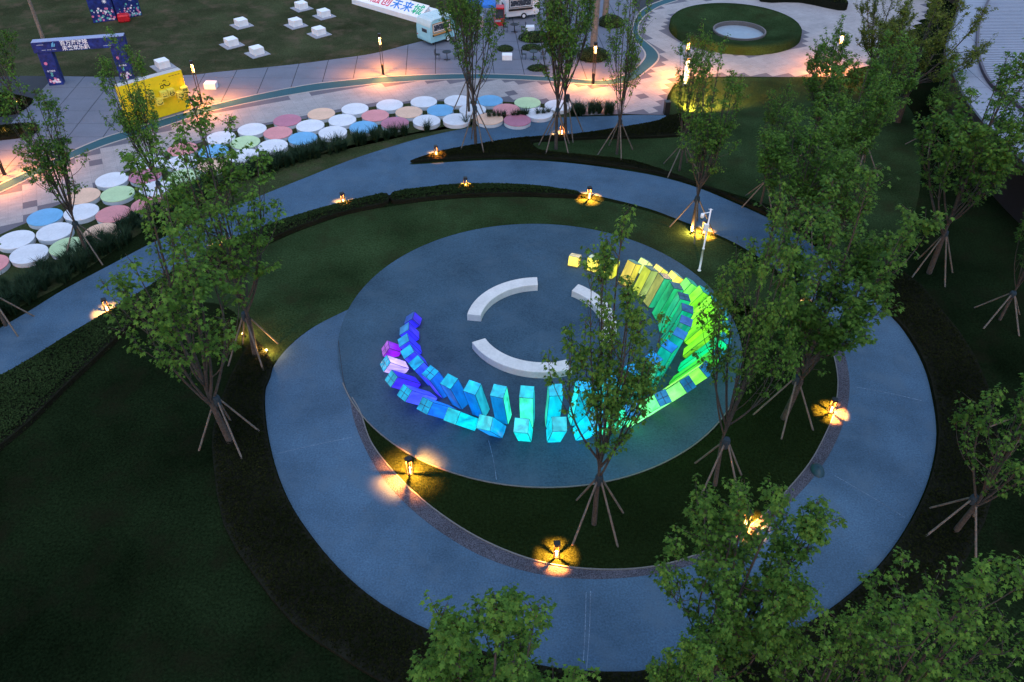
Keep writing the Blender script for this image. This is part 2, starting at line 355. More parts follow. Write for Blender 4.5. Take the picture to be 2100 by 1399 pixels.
# upper lawn (dry grass), slab plaza, teal channel, promenade
LAWN_EDGE = [(-260, 160), (0, 156), (133, 157), (240, 158), (380, 155), (430, 150), (500, 143), (600, 133), (700, 120), (767, 110), (833, 93), (857, 87), (905, 73), (950, 50), (975, 20), (985, -10), (985, -60)]
CH_UP = [(-160, 450), (-60, 406), (0, 378), (50, 355), (84, 340), (143, 312), (215, 282), (280, 263), (340, 243), (430, 217), (533, 193), (633, 174), (700, 166), (800, 157), (933, 152), (1033, 153), (1133, 158), (1200, 164), (1240, 165), (1275, 157), (1302, 141), (1320, 122), (1323, 110), (1315, 97), (1303, 83), (1297, 66), (1300, 45), (1312, 25), (1332, 11), (1357, 1), (1390, -14)]
CH_LOW = [(-160, 470), (-60, 426), (0, 396), (60, 367), (100, 347), (146, 326), (220, 297), (285, 277), (345, 257), (433, 229), (533, 207), (633, 189), (700, 180), (800, 170), (933, 163), (1033, 163), (1133, 168), (1205, 174), (1255, 174), (1292, 168), (1318, 152), (1346, 128), (1351, 114), (1343, 101), (1328, 88), (1313, 75), (1309, 57), (1317, 39), (1332, 26), (1354, 13), (1390, 1)]
lawn_e, ch_up, ch_low = smooth(GP(LAWN_EDGE), 3), smooth(GP(CH_UP), 5), smooth(GP(CH_LOW), 5)
ground_sheet('dry_lawn', lawn_e + [Vector((-20, 300)), Vector((-300, 300)), Vector((-300, 40))], 0.004, MT['lawn_brown'])
plaza_poly = lawn_e + [Vector((8, 150)), Vector((60, 150))] + ch_up[::-1]
plaza = ground_sheet('slab_plaza', plaza_poly, 0.006, MT['joint'])
ground_sheet('teal_channel', ch_up + ch_low[::-1], 0.012, MT['teal'])
kerb('channel_kerb', ch_up, 0.14, 0.03, MT['kerb'], 0.002)
kerb('channel_kerb', ch_low, 0.14, 0.03, MT['kerb'], 0.002)

def clip_poly(poly, a, b):
    """keep the part of poly to the left of the line a->b"""
    out = []; n = len(poly); d = Vector((b[0] - a[0], b[1] - a[1]))
    side = lambda p: d.x * (p[1] - a[1]) - d.y * (p[0] - a[0])
    for i in range(n):
        p, q = poly[i], poly[(i + 1) % n]; sp, sq = side(p), side(q)
        if sp >= 0: out.append(p)
        if (sp >= 0) != (sq >= 0):
            t = sp / (sp - sq); out.append((p[0] + (q[0] - p[0]) * t, p[1] + (q[1] - p[1]) * t))
    return out
def point_in(poly, x, y):
    c = False; j = len(poly) - 1
    for i in range(len(poly)):
        xi, yi, xj, yj = poly[i][0], poly[i][1], poly[j][0], poly[j][1]
        if (yi > y) != (yj > y) and x < (xj - xi) * (y - yi) / (yj - yi) + xi: c = not c
        j = i
    return c
# slabs: long joints run away from the camera every 2.6 m, cross joints every 2.25 m
us = [-41.0, -38.4, -35.8, -33.2, -30.6, -28.3, -25.7, -23.1, -20.5, -18.0, -15.46, -11.0, -8.44, -3.36, -0.76, 1.9, 4.5, 7.1, 9.7, 12.3]
vs_ = [15.6 + 2.25 * k for k in range(20)]
SK = 0.075
pp = [(p[0], p[1]) for p in plaza_poly]
def visible_px(x, y):
    P = np.array([x + OFFX, y + OFFY, -CAMH]); dz = P @ _F
    return 1050 + FPX * (P @ _R) / dz, 699.5 - FPX * (P @ _U) / dz
slab_n = 0
rng = random.Random(3)
for i in range(len(us) - 1):
    for j in range(len(vs_) - 1):
        g = 0.03
        u0, u1, v0, v1 = us[i] + g, us[i + 1] - g, vs_[j] + 0.02, vs_[j + 1] - 0.02
        X = lambda u, v: (u - SK * (v - 38), v)
        q = [X(u0, v0), X(u1, v0), X(u1, v1), X(u0, v1)]
        cx, cy = (q[0][0] + q[2][0]) / 2, (q[0][1] + q[2][1]) / 2
        sx, sy = visible_px(cx, cy)
        if not (-60 < sx < 1400 and -60 < sy < 480): continue
        if not any(point_in(pp, *c) for c in q + [(cx, cy)]): continue
        poly = pp
        for k in range(4): poly = clip_poly(poly, q[k], q[(k + 1) % 4])
        if len(poly) < 3: continue
        poly2 = [poly[0]]
        for p in poly[1:]:
            if (Vector(p) - Vector(poly2[-1])).length > 0.02: poly2.append(p)
        if len(poly2) < 3: continue
        o = MB().prism(poly2, 0.007, 0.022 + rng.uniform(0, 0.003)).obj('slab', MT['slab'], plaza); slab_n += 1

# promenade of small pavers: dark field, pale cells in a stepped pattern, single dark pavers
PAV_LOW = [(-160, 560), (-60, 512), (0, 481), (54, 457), (98, 429), (128, 417), (174, 394), (200, 383), (253, 355), (328, 325), (380, 304), (428, 285), (477, 270), (560, 254), (640, 242), (700, 229), (770, 218), (880, 208), (1000, 207), (1100, 212), (1165, 216), (1192, 237), (1280, 234), (1366, 236), (1364, 218), (1369, 196), (1380, 176), (1400, 164), (1440, 159), (1500, 157), (1600, 158), (1720, 158), (1800, 120), (1900, 30), (1900, -70)]
prom_poly = ch_low + [Vector((15, 75)), Vector((60, 75))] + GP(PAV_LOW)[::-1]
prom = ground_sheet('promenade', prom_poly, 0.005, MT['paver_dark'])
prp = [(p[0], p[1]) for p in prom_poly]
edge_pts = np.array([(p[0], p[1]) for p in ch_low + smooth(GP(PAV_LOW), 6)])
TH = R_(26); ct, st = math.cos(TH), math.sin(TH)
pale = MB(); CELL = 0.86; rng = random.Random(11); dark_cells = []
crc = Vector((19.9, 46.0))
for a in range(-85, 105):
    for b in range(-45, 105):
        x, y = (a * ct - b * st) * CELL, (a * st + b * ct) * CELL
        sx, sy = visible_px(x, y)
        if not (-80 < sx < 2000 and -60 < sy < 540): continue
        if not point_in(prp, x, y): continue
        d = np.sqrt(((edge_pts - np.array([x, y])) ** 2).sum(1).min())
        dc = (Vector((x, y)) - crc).length - 6.3
        h = CELL / 2 - 0.004
        sq = [(x + (i * ct - j * st) * h, y + (i * st + j * ct) * h) for i, j in ((-1, -1), (1, -1), (1, 1), (-1, 1))]
        if d > 0.52 and dc > 0.5:
            if rng.random() < 0.016 and d > 1.0:
                dark_cells.append((x, y)); continue
            pale.sheet(sq, 0.0125)
o = pale.obj('paving', MT['paver'], prom); up_normals(o); o['kind'] = 'stuff'
me = MB().bev((0, 0, 0.006), (0.85, 0.85, 0.012), 0.004).data('paver', MT['paver_dark'])
for x, y in dark_cells:
    p = link('paver', me, prom); p.location = (x, y, 0.0035); p.rotation_euler = (0, 0, TH)

# ------------------------------------------------------------------ leafy beds and hedges
def seg_dist(P, poly):
    A = np.array(poly); B = np.roll(A, -1, 0); best = np.full(len(P), 1e9)
    for a, b in zip(A, B):
        d = b - a; L = max(d @ d, 1e-9)
        t = np.clip(((P - a) @ d) / L, 0, 1)
        q = a + t[:, None] * d; best = np.minimum(best, np.hypot(*(P - q).T))
    return best
def in_poly(P, poly):
    c = np.zeros(len(P), bool); n = len(poly); j = n - 1
    for i in range(n):
        (xi, yi), (xj, yj) = poly[i], poly[j]
        with np.errstate(divide='ignore', invalid='ignore'):
            t = ((yi > P[:, 1]) != (yj > P[:, 1])) & (P[:, 0] < (xj - xi) * (P[:, 1] - yi) / (yj - yi + 1e-12) + xi)
        c ^= t; j = i
    return c
def leaf_quads(C, N, T, size, rs, mat, name):
    """one folded leaf (two triangles) per centre C, normal N, tip direction T"""
    T = T - (T * N).sum(1)[:, None] * N; T /= np.linalg.norm(T, axis=1)[:, None] + 1e-9
    Sd = np.cross(N, T); n = len(C); s = size[:, None]
    V = np.stack([C - T * s * .5, C + Sd * s * .34 + N * s * .1, C + T * s * .5, C - Sd * s * .34 + N * s * .1], 1).reshape(-1, 3)
    L = np.arange(4 * n).reshape(n, 4)
    return V, L
def build_quads(name, V, L, tint, mat, extra=None):
    n = len(L)
    me = mesh_np(name, V, L.ravel(), np.arange(n) * 4, np.full(n, 4), mat)
    at = me.attributes.new('tint', 'FLOAT', 'FACE'); at.data.foreach_set('value', np.ascontiguousarray(tint, dtype=np.float32))
    return me
def leafy_bed(name, poly, h, density, size, mat, seed, edge=0.3, bumps=0.08, label=None, cat=None, kind=None):
    rs = np.random.RandomState(seed); P = np.array([(p[0], p[1]) for p in poly])
    lo, hi = P.min(0), P.max(0); area = (hi - lo).prod()
    Q = lo + rs.rand(int(area * density), 2) * (hi - lo)
    pl = [tuple(p) for p in P]
    Q = Q[in_poly(Q, pl)]
    d = seg_dist(Q, P)
    prof = np.sqrt(np.clip(1 - (1 - np.clip(d / edge, 0, 1)) ** 2, 0, 1))
    wob = np.sin(Q[:, 0] * 2.1 + 1.3) * np.sin(Q[:, 1] * 2.7) * .5 + np.sin(Q[:, 0] * 5.3 + Q[:, 1] * 4.1) * .3 + rs.randn(len(Q)) * .25
    z = h * prof * (0.82 + bumps * wob) + 0.02 + rs.rand(len(Q)) * 0.03
    near = d < edge
    z = np.where(near, z * (0.25 + 0.75 * rs.rand(len(Q)) ** .5), z)
    C = np.c_[Q, z]
    N = np.c_[rs.randn(len(Q), 2) * .55, np.ones(len(Q))]; N /= np.linalg.norm(N, axis=1)[:, None]
    T = rs.randn(len(Q), 3)
    V, L = leaf_quads(C, N, T, size * (0.7 + .6 * rs.rand(len(Q))), rs, mat, name)
    big = .5 + .5 * np.sin(Q[:, 0] * .9 + 1.7 * np.sin(Q[:, 1] * .6)) * np.sin(Q[:, 1] * 1.1)
    me = build_quads(name, V, L, np.clip(.55 * rs.rand(len(Q)) + .45 * big, 0, 1), mat)
    root = link(name, me)
    core = MB()
    inner = [(p[0], p[1]) for p in poly]
    core.prism(inner, 0.003, h * 0.55)
    core.obj('bed_core', MT['soil'], root)
    prop(root, label, cat, kind=kind)
    return root
H1 = smooth(GP([(-80, 825), (0, 780), (60, 747), (130, 702), (200, 660), (270, 619), (340, 573), (400, 538), (450, 509), (547, 469), (583, 456), (640, 439), (700, 422), (760, 409), (794, 403), (797, 420), (760, 430), (700, 443), (620, 470), (550, 500), (470, 538), (400, 580), (330, 627), (300, 647), (270, 674), (200, 740), (130, 806), (60, 876), (0, 926), (-80, 1010)]), 2, True)
leafy_bed('hedge', H1, 0.5, 420, 0.10, MT['leaf_hedge'], 1, label='long dark clipped hedge along the lower edge of the diagonal path', cat='hedge')
H2 = smooth(GP([(806, 401), (870, 391), (950, 384), (1050, 384), (1130, 391), (1186, 400), (1184, 408), (1130, 405), (1050, 403), (950, 406), (870, 413), (806, 419)]), 2, True)
leafy_bed('hedge', H2, 0.5, 520, 0.10, MT['leaf_hedge'], 2, label='short curved clipped hedge between the ring path and the round plaza lawn', cat='hedge')
OUT_L = [(560, 752), (544, 800), (544, 860), (554, 922), (571, 983), (598, 1043), (638, 1103), (688, 1163), (748, 1218), (818, 1265), (898, 1305), (978, 1336), (1078, 1363), (1180, 1379), (1300, 1382), (1400, 1373), (1430, 1440), (1300, 1490), (1150, 1495), (1000, 1470), (880, 1435), (780, 1399), (700, 1350), (600, 1280), (520, 1180), (460, 1080), (440, 960), (438, 890), (460, 810), (490, 745), (525, 700)]
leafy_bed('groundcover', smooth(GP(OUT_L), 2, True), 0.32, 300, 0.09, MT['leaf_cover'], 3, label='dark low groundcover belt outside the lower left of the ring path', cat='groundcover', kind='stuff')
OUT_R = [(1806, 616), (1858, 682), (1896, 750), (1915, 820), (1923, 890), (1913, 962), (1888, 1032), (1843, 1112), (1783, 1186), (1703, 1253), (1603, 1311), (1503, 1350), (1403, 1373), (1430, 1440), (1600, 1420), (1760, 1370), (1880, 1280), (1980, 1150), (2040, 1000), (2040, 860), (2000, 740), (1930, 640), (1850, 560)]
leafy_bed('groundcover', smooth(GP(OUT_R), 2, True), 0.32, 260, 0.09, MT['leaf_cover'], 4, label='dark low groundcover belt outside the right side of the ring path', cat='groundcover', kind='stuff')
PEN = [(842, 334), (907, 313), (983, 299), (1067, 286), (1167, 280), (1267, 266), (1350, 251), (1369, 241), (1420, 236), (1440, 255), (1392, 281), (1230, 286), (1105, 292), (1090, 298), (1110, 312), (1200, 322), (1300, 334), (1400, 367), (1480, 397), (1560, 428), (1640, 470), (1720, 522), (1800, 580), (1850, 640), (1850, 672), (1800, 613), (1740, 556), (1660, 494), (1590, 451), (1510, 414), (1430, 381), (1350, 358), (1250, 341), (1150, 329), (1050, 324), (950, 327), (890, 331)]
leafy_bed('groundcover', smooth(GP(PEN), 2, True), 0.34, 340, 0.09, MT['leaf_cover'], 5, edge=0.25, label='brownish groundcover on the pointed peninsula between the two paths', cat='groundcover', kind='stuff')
BED1 = GP([(-120, 200), (0, 195), (62, 205), (66, 212), (40, 232), (0, 240), (-120, 262)])
leafy_bed('groundcover', smooth(BED1, 3, True), 0.4, 260, 0.12, MT['leaf_cover'], 6, label='dark planting bed on the slab plaza beside the arch', cat='planting bed', kind='stuff')
BED2 = GP([(-120, 268), (0, 262), (58, 258), (80, 262), (62, 280), (0, 289), (-120, 300)])
leafy_bed('groundcover', smooth(BED2, 3, True), 0.4, 260, 0.12, MT['leaf_cover'], 7, label='dark planting bed on the slab plaza above the coloured discs', cat='planting bed', kind='stuff')

# tall ornamental grass
def blades(name, centres, per, h, spread, mat, seed):
    rs = np.random.RandomState(seed); C = np.repeat(np.array(centres), per, 0); n = len(C)
    az = rs.rand(n) * 2 * np.pi; r0 = rs.rand(n) * .1
    out = np.c_[np.cos(az), np.sin(az), np.zeros(n)]; side = np.c_[-np.sin(az), np.cos(az), np.zeros(n)]
    H = h * (.6 + .6 * rs.rand(n)); rch = spread * (.3 + rs.rand(n)); wd = .012 + .008 * rs.rand(n)
    base = np.c_[C[:, 0], C[:, 1], np.zeros(n)] + out * r0[:, None]
    mid = base + out * (rch * .35)[:, None] + np.c_[np.zeros((n, 2)), H * .65]
    tip = base + out * rch[:, None] + np.c_[np.zeros((n, 2)), H * (0.8 + .2 * rs.rand(n))]
    w_ = (side * wd[:, None])
    V = np.stack([base - w_, base + w_, mid + w_ * .8, mid - w_ * .8, tip], 1).reshape(-1, 3)
    k = np.arange(n) * 5
    L = np.stack([k, k + 1, k + 2, k + 3, k + 3, k + 2, k + 4], 1).ravel()
    st_ = np.stack([np.arange(n) * 7, np.arange(n) * 7 + 4], 1).ravel(); tt = np.tile([4, 3], n)
    me = mesh_np(name, V, L, st_, tt, mat)
    at = me.attributes.new('tint', 'FLOAT', 'FACE'); at.data.foreach_set('value', np.repeat(np.clip(rs.rand(n), 0, 1), 2).astype(np.float32))
    return me
def scatter(poly, dens, seed):
    rs = np.random.RandomState(seed); P = np.array([(p[0], p[1]) for p in poly]); lo, hi = P.min(0), P.max(0)
    Q = lo + rs.rand(int((hi - lo).prod() * dens), 2) * (hi - lo); return Q[in_poly(Q, [tuple(p) for p in P])]
OG = smooth(GP([(-80, 640), (30, 585), (120, 540), (200, 494), (300, 446), (380, 402), (450, 366), (560, 334), (650, 308), (750, 285), (850, 272), (920, 261), (985, 250), (985, 252), (920, 264), (850, 278), (750, 299), (650, 326), (560, 353), (470, 385), (380, 433), (300, 480), (200, 540), (120, 590), (30, 648), (-80, 708)]), 2, True)
prop(link('ornamental_grass', blades('ornamental_grass', scatter(OG, 6.0, 21), 60, 0.95, 0.55, MT['leaf_grass'], 22)), 'long band of tall dark ornamental grass along the coloured discs', 'grass', kind='stuff')
def turf(poly, dens, seed, h, mat, name):
    rs = np.random.RandomState(seed); Q = scatter(poly, dens, seed); n = len(Q)
    az = rs.rand(n) * 2 * np.pi; H = h * (.5 + rs.rand(n)); dr = rs.randn(n, 2) * .02
    b = np.c_[Q, np.full(n, .003)]; s = np.c_[np.cos(az), np.sin(az), np.zeros(n)] * .007
    V = np.stack([b - s, b + s, b + np.c_[dr, H]], 1).reshape(-1, 3)
    me = mesh_np(name, V, np.arange(3 * n), np.arange(n) * 3, np.full(n, 3), mat)
    me.attributes.new('tint', 'FLOAT', 'FACE').data.foreach_set('value', rs.rand(n).astype(np.float32)); return me
MT['leaf_turf'] = mat_leaf('turf_blade', (0.010, 0.020, 0.005), (0.028, 0.048, 0.012), 0.2, 0.0)
prop(link('turf', turf(gr_in + [Vector((10.6 * math.cos(R_(a)), 10.6 * math.sin(R_(a)))) for a in range(20, -157, -3)], 900, 61, .055, MT['leaf_turf'], 'turf')), 'short grass blades of the dark crescent lawn', 'grass', kind='stuff')
OG2 = smooth(GP([(1168, 232), (1180, 238), (1225, 238), (1258, 235), (1262, 229), (1225, 226), (1180, 226)]), 2, True)
prop(link('ornamental_grass', blades('ornamental_grass', scatter(OG2, 9, 23), 60, 0.9, 0.55, MT['leaf_grass'], 24)), 'rounded clump of tall ornamental grass at the right end of the disc trail', 'grass', kind='stuff')
for k, (x, y) in enumerate([(1003, 246), (1014, 245), (1023, 245), (1034, 244), (1053, 243), (1062, 243), (1072, 242), (1080, 241), (1103, 240), (1114, 239), (1124, 237)]):
    o = link('grass_tuft', blades('grass_tuft', [(0, 0)], 90, 0.75, 0.35, MT['leaf_grass'], 40 + k)); o.location = G(x, y)
    prop(o, 'upright tuft of ornamental grass by the pink discs, %s from the left' % ['first', 'second', 'third', 'fourth', 'fifth', 'sixth', 'seventh', 'eighth', 'ninth', 'tenth', 'eleventh'][k], 'grass tuft', 'grass tufts in front of the pink discs')
# ------------------------------------------------------------------ trees
LEAF2D = np.array([(0, 0), (.16, .06), (.40, .02), (.26, .24), (.52, .48), (.20, .50), (0, 1.0), (-.20, .50), (-.52, .48), (-.26, .24), (-.40, .02), (-.16, .06)])
LEAFS = np.array([(0, 0), (.34, .18), (.42, .5), (0.14, .55), (0, 1.0), (-.14, .55), (-.42, .5), (-.34, .18)])
def tube(path, radii, n):
    """rings along a polyline -> verts, quads"""
    P = np.array(path); T = np.gradient(P, axis=0); T /= np.linalg.norm(T, axis=1)[:, None] + 1e-9
    ref = np.array([0.31, 0.17, 0.2]); ref = ref / np.linalg.norm(ref)
    Uv = np.cross(T, ref); Uv /= np.linalg.norm(Uv, axis=1)[:, None] + 1e-9; Wv = np.cross(T, Uv)
    a = np.arange(n) * 2 * np.pi / n
    V = P[:, None, :] + np.array(radii)[:, None, None] * (np.cos(a)[None, :, None] * Uv[:, None, :] + np.sin(a)[None, :, None] * Wv[:, None, :])
    m = len(P); q = []
    for k in range(m - 1):
        for i in range(n): q.append((k * n + i, k * n + (i + 1) % n, (k + 1) * n + (i + 1) % n, (k + 1) * n + i))
    return V.reshape(-1, 3), np.array(q)
def make_tree(seed, H, Rc, leaders, twigs, leaves, leaf_size, spread=0.5, low=2.6, split=2.3, small=False, mat='leaf', broad=False, bark='bark', trunk_r=0.11, subs=2):
    rs = np.random.RandomState(seed)
    TV, TQ = [], []; off = 0
    def put(path, radii, n):
        nonlocal off
        v, q = tube(path, radii, n); TV.append(v); TQ.append(q + off); off += len(v)
    lc, ld, lr = [], [], []      # leaf positions, outward directions, vigour
    bend = rs.randn(2) * .12
    zt = np.linspace(0, split, 5); tp = np.c_[np.outer(zt / split, bend), zt]
    put(tp, np.linspace(trunk_r * 1.15, trunk_r * .9, 5), 9)
    top = tp[-1]
    paths = []
    for k in range(leaders):
        central = k == 0
        az = k * 2.399 + rs.rand() * .6
        reach = 0 if central else Rc * (.2 + .5 * rs.rand()) * (1.35 if broad else 1.0)
        hz = H * (1.0 if central else (.62 + .36 * rs.rand()) * (1 - .1 * reach / Rc))
        start = np.array([top[0], top[1], split - .35 + (0 if central else rs.rand() * 1.5)])
        t = np.linspace(0, 1, 12); ph = rs.rand(2) * 6
        curve = 1 - (1 - t) ** (2.4 if not broad else 1.6)
        path = np.c_[start[0] + np.cos(az) * reach * curve + .14 * np.sin(t * 5 + ph[0]) * t, start[1] + np.sin(az) * reach * curve + .14 * np.sin(t * 4 + ph[1]) * t, start[2] + (hz - start[2]) * t]
        r0 = trunk_r * (.55 if central else .26 + .22 * rs.rand())
        put(path, r0 * (1 - t) ** .8 + .007, 6); paths.append((path, r0, az, 1))
        for q in range(subs + rs.randint(0, 2)):
            u = .12 + .6 * rs.rand(); f = u * 11; i0 = min(10, int(f)); p = path[i0] + (path[i0 + 1] - path[i0]) * (f - i0)
            az2 = az + rs.randn() * .9 if not central else rs.rand() * 6.28
            out = Rc * (.22 + .38 * rs.rand()) * (1.15 - .55 * u); rise = (hz - p[2]) * (.45 + .5 * rs.rand()) + .3
            if broad: rise *= .6
            t2 = np.linspace(0, 1, 9); c2 = 1 - (1 - t2) ** 1.9
            sp_ = np.c_[p[0] + np.cos(az2) * out * c2, p[1] + np.sin(az2) * out * c2, p[2] + rise * t2 ** 1.1]
            put(sp_, r0 * .42 * (1 - u * .5) * (1 - t2) ** .8 + .005, 5); paths.append((sp_, r0 * .4, az2, 2))
    for path, r0, az, lev in paths:
        m = len(path) - 1; plen = np.linalg.norm(path[-1] - path[0])
        nt_ = max(3, int(twigs * plen / 6.0 * (.7 + .6 * rs.rand())))
        nc = rs.randint(2, 5); cu = np.sort(.3 + .68 * rs.rand(nc)); cu[-1] = max(cu[-1], .88); cw = .04 + .05 * rs.rand(nc); cv = .35 + .95 * rs.rand(nc)
        for j in range(nt_):
            ci = rs.randint(nc); amp = cv[ci]
            u = float(np.clip(cu[ci] + rs.randn() * cw[ci], .12, .985))
            if rs.rand() < .2: u = .2 + .75 * rs.rand(); amp = .4
            f = u * m; i0 = min(m - 1, int(f)); p = path[i0] + (path[i0 + 1] - path[i0]) * (f - i0)
            if p[2] < low: continue
            a2 = j * 2.399 + rs.rand()
            rad = p[:2] - top[:2]; dr = np.linalg.norm(rad)
            dirh = np.array([np.cos(a2), np.sin(a2)])
            if dr > .15: dirh = dirh * .8 + rad / dr * .45
            dirh /= np.linalg.norm(dirh) + 1e-9
            ln = (spread * .5 + .35 * rs.rand()) * (1.35 - .7 * u)
            if rs.rand() < .1: ln *= 2.2
            if broad: ln *= 1.3
            el = R_(25 + 42 * rs.rand())
            s = np.linspace(0, 1, 4)
            tw = np.c_[p[0] + dirh[0] * ln * s * math.cos(el), p[1] + dirh[1] * ln * s * math.cos(el), p[2] + ln * (s * math.sin(el) + .1 * s * s)]
            put(tw, .012 * (1 - s) + .004, 3)
            nl = max(2, int(leaves * amp * (.45 + ln * .8) * (.6 + .8 * rs.rand())))
            q = 1 - (rs.rand(nl) ** 1.5) * .7
            f2 = q * 3; i2 = np.minimum(2, f2.astype(int)); bp = tw[i2] + (tw[i2 + 1] - tw[i2]) * (f2 - i2)[:, None]
            aa = rs.rand(nl) * 2 * np.pi
            od = np.c_[np.cos(aa) + dirh[0] * .5, np.sin(aa) + dirh[1] * .5, rs.randn(nl) * .35 + .05]
            od /= np.linalg.norm(od, axis=1)[:, None]
            lc.append(bp + od * (.04 + .15 * rs.rand(nl))[:, None] * (leaf_size / .15)); ld.append(od); lr.append(np.full(nl, .3 + .7 * rs.rand()))
        nl = int(leaves * 1.5); aa = rs.rand(nl) * 2 * np.pi
        od = np.c_[np.cos(aa), np.sin(aa), rs.randn(nl) * .4]; od /= np.linalg.norm(od, axis=1)[:, None]
        back = rs.rand(nl) ** 1.3 * .9 / plen; f2 = np.clip(1 - back, 0, 1) * m; i2 = np.minimum(m - 1, f2.astype(int)); bp = path[i2] + (path[i2 + 1] - path[i2]) * (f2 - i2)[:, None]
        lc.append(bp + od * (.05 + .17 * rs.rand(nl))[:, None]); ld.append(od); lr.append(np.full(nl, 1.0))
    C, D, Vg = np.concatenate(lc), np.concatenate(ld), np.concatenate(lr); n = len(C)
    # leaf frames: blades hang outwards and down
    T = D * np.array([1, 1, .4]) + np.c_[np.zeros((n, 2)), -.25 - .55 * rs.rand(n)]; T /= np.linalg.norm(T, axis=1)[:, None]
    Nn = np.c_[D[:, :2] * .45 + rs.randn(n, 2) * .28, np.ones(n)]; Nn -= (Nn * T).sum(1)[:, None] * T; Nn /= np.linalg.norm(Nn, axis=1)[:, None]
    Sd = np.cross(Nn, T); sz = leaf_size * (.45 + .85 * rs.rand(n))
    sh = LEAFS if small else LEAF2D; m = len(sh)
    V = C[:, None, :] + sz[:, None, None] * (sh[None, :, 0:1] * Sd[:, None, :] + sh[None, :, 1:2] * T[:, None, :] - (np.abs(sh[None, :, 0:1]) * .35 + sh[None, :, 1:2] ** 2 * .18) * Nn[:, None, :])
    me = mesh_np('crown', V.reshape(-1, 3), np.arange(n * m), np.arange(n) * m, np.full(n, m), MT[mat])
    at = me.attributes.new('tint', 'FLOAT', 'FACE')
    at.data.foreach_set('value', np.clip(.62 * rs.rand(n) ** 1.2 + .26 * Vg + .12 * (C[:, 2] / H), 0, 1).astype(np.float32))
    TVa = np.concatenate(TV); TQa = np.concatenate(TQ)
    tm = mesh_np('trunk', TVa, TQa.ravel(), np.arange(len(TQa)) * 4, np.full(len(TQa), 4), MT[bark], True)
    return tm, me, n
stake_me = MB().cyl((1.42, 0, -0.05), (0.1, 0, 2.32), 0.045, 0.04, 7).data('stake', MT['wood'])
wrap_me = MB().lathe([(0.13, 2.05), (0.16, 2.12), (0.165, 2.4), (0.13, 2.5)], 10).data('binding', MT['wrap'])
VAR = {
    'sparse1': make_tree(1, 12, 2.4, 10, 22, 14, .14, low=3.0),
    'sparse2': make_tree(2, 12, 2.3, 10, 22, 15, .14, low=3.0),
    'mid1': make_tree(3, 12, 2.6, 10, 25, 18, .14, low=2.9),
    'mid2': make_tree(4, 12, 2.5, 11, 25, 18, .14, low=3.0),
    'mid3': make_tree(14, 12, 2.7, 9, 22, 16, .14, low=3.0),
    'dense1': make_tree(5, 12, 2.9, 12, 28, 24, .145, low=3.0),
    'dense2': make_tree(6, 12, 2.8, 12, 28, 24, .145, low=3.0),
    'dense3': make_tree(16, 12, 2.8, 12, 27, 23, .145, low=3.0),
    'close1': make_tree(7, 11.5, 2.5, 13, 30, 26, .125, low=3.0),
    'close2': make_tree(8, 11.5, 2.6, 13, 30, 26, .125, low=3.0),
    'close3': make_tree(18, 11.5, 2.6, 9, 23, 17, .125, low=3.0),
    'broad': make_tree(9, 10, 4.4, 15, 34, 26, .13, low=3.0, small=True, mat='leaf_yellow', broad=True, trunk_r=.22, subs=3),
    'high': make_tree(10, 14, 3.5, 9, 22, 18, .16, low=7.5, split=5.5, bark='bark_pale', trunk_r=.3),
}
print('leaves', {k: v[2] for k, v in VAR.items()})
BASEH = dict(sparse1=12, sparse2=12, mid1=12, mid2=12, mid3=12, dense1=12, dense2=12, dense3=12, close1=11.5, close2=11.5, close3=11.5, broad=10, high=14)
def tree(loc, H, var, rz, label, wide=1.0, stakes=True, name='maple_tree', group='staked maples round the paths'):
    s = H / BASEH[var]
    t = empty(name, (loc[0], loc[1], 0), rz, label, 'tree', group)
    tr = link('trunk', VAR[var][0], t); cr = link('crown', VAR[var][1], t)
    for o in (tr, cr): o.scale = (s * wide, s * wide, s)
    if stakes:
        for k in range(4):
            st_ = link('stake', stake_me, t); st_.rotation_euler = (0, 0, k * math.pi / 2 + (-.15, .2, .05, -.2)[k]); st_.scale = (1, 1, s)
        b = link('binding', wrap_me, t); b.scale = (1, 1, s)
    return t
def tree_px(base, top, var, rz, label, **k): return tree(G(*base), height_at(*base, *top), var, rz, label, **k)
def tree_top(px, py, H, var, rz, label, **k): return tree(G(px, py, H), H, var, rz, label, **k)
tree_px((1218, 1075), (1240, 430), 'mid2', 2.2, 'staked maple in front of the glowing pillars, on the dark crescent lawn', wide=.74)
tree_px((1607, 858), (1790, 345), 'dense3', 1.2, 'largest leaning staked maple beside the right bend of the ring path', wide=1.15)
tree_px((1466, 995), (1580, 400), 'mid1', 2.2, 'staked maple at the right rim of the round plaza', wide=.7)
tree_px((1597, 548), (1720, 190), 'dense2', .3, 'dense staked maple rising behind the white camera pole', wide=1.15)
tree_px((1418, 475), (1466, 75), 'mid2', 2.9, 'staked maple lit from below by a bright ground spotlight', wide=.85)
tree_px((1393, 350), (1415, 30), 'sparse2', 4.1, 'slim maple on the peninsula lawn in front of the yellow lit lawn', wide=.8)
tree_px((1265, 316), (1290, -70), 'sparse1', 5.0, 'staked maple on the peninsula to the right of the twin maples', wide=.75)
tree_px((1140, 306), (1145, -170), 'mid2', .9, 'front one of the twin staked maples on the peninsula', wide=.8)
tree_px((1160, 276), (1172, -180), 'mid1', 3.3, 'rear one of the twin staked maples beside the upper path', wide=.8)
tree_px((976, 302), (965, -170), 'mid3', 2.0, 'staked maple near the pointed tip of the peninsula', wide=.75)
tree_px((962, 236), (955, -190), 'mid2', 1.4, 'staked maple in the ornamental grass beside the disc trail', wide=.7)
tree_px((474, 910), (345, 300), 'mid3', 3.6, 'large leafy staked maple on the dark lawn left of the ring path', wide=1.08)
tree_px((525, 733), (432, 185), 'mid1', 5.4, 'staked maple lit orange at its stakes, left of the round plaza', wide=1.05)
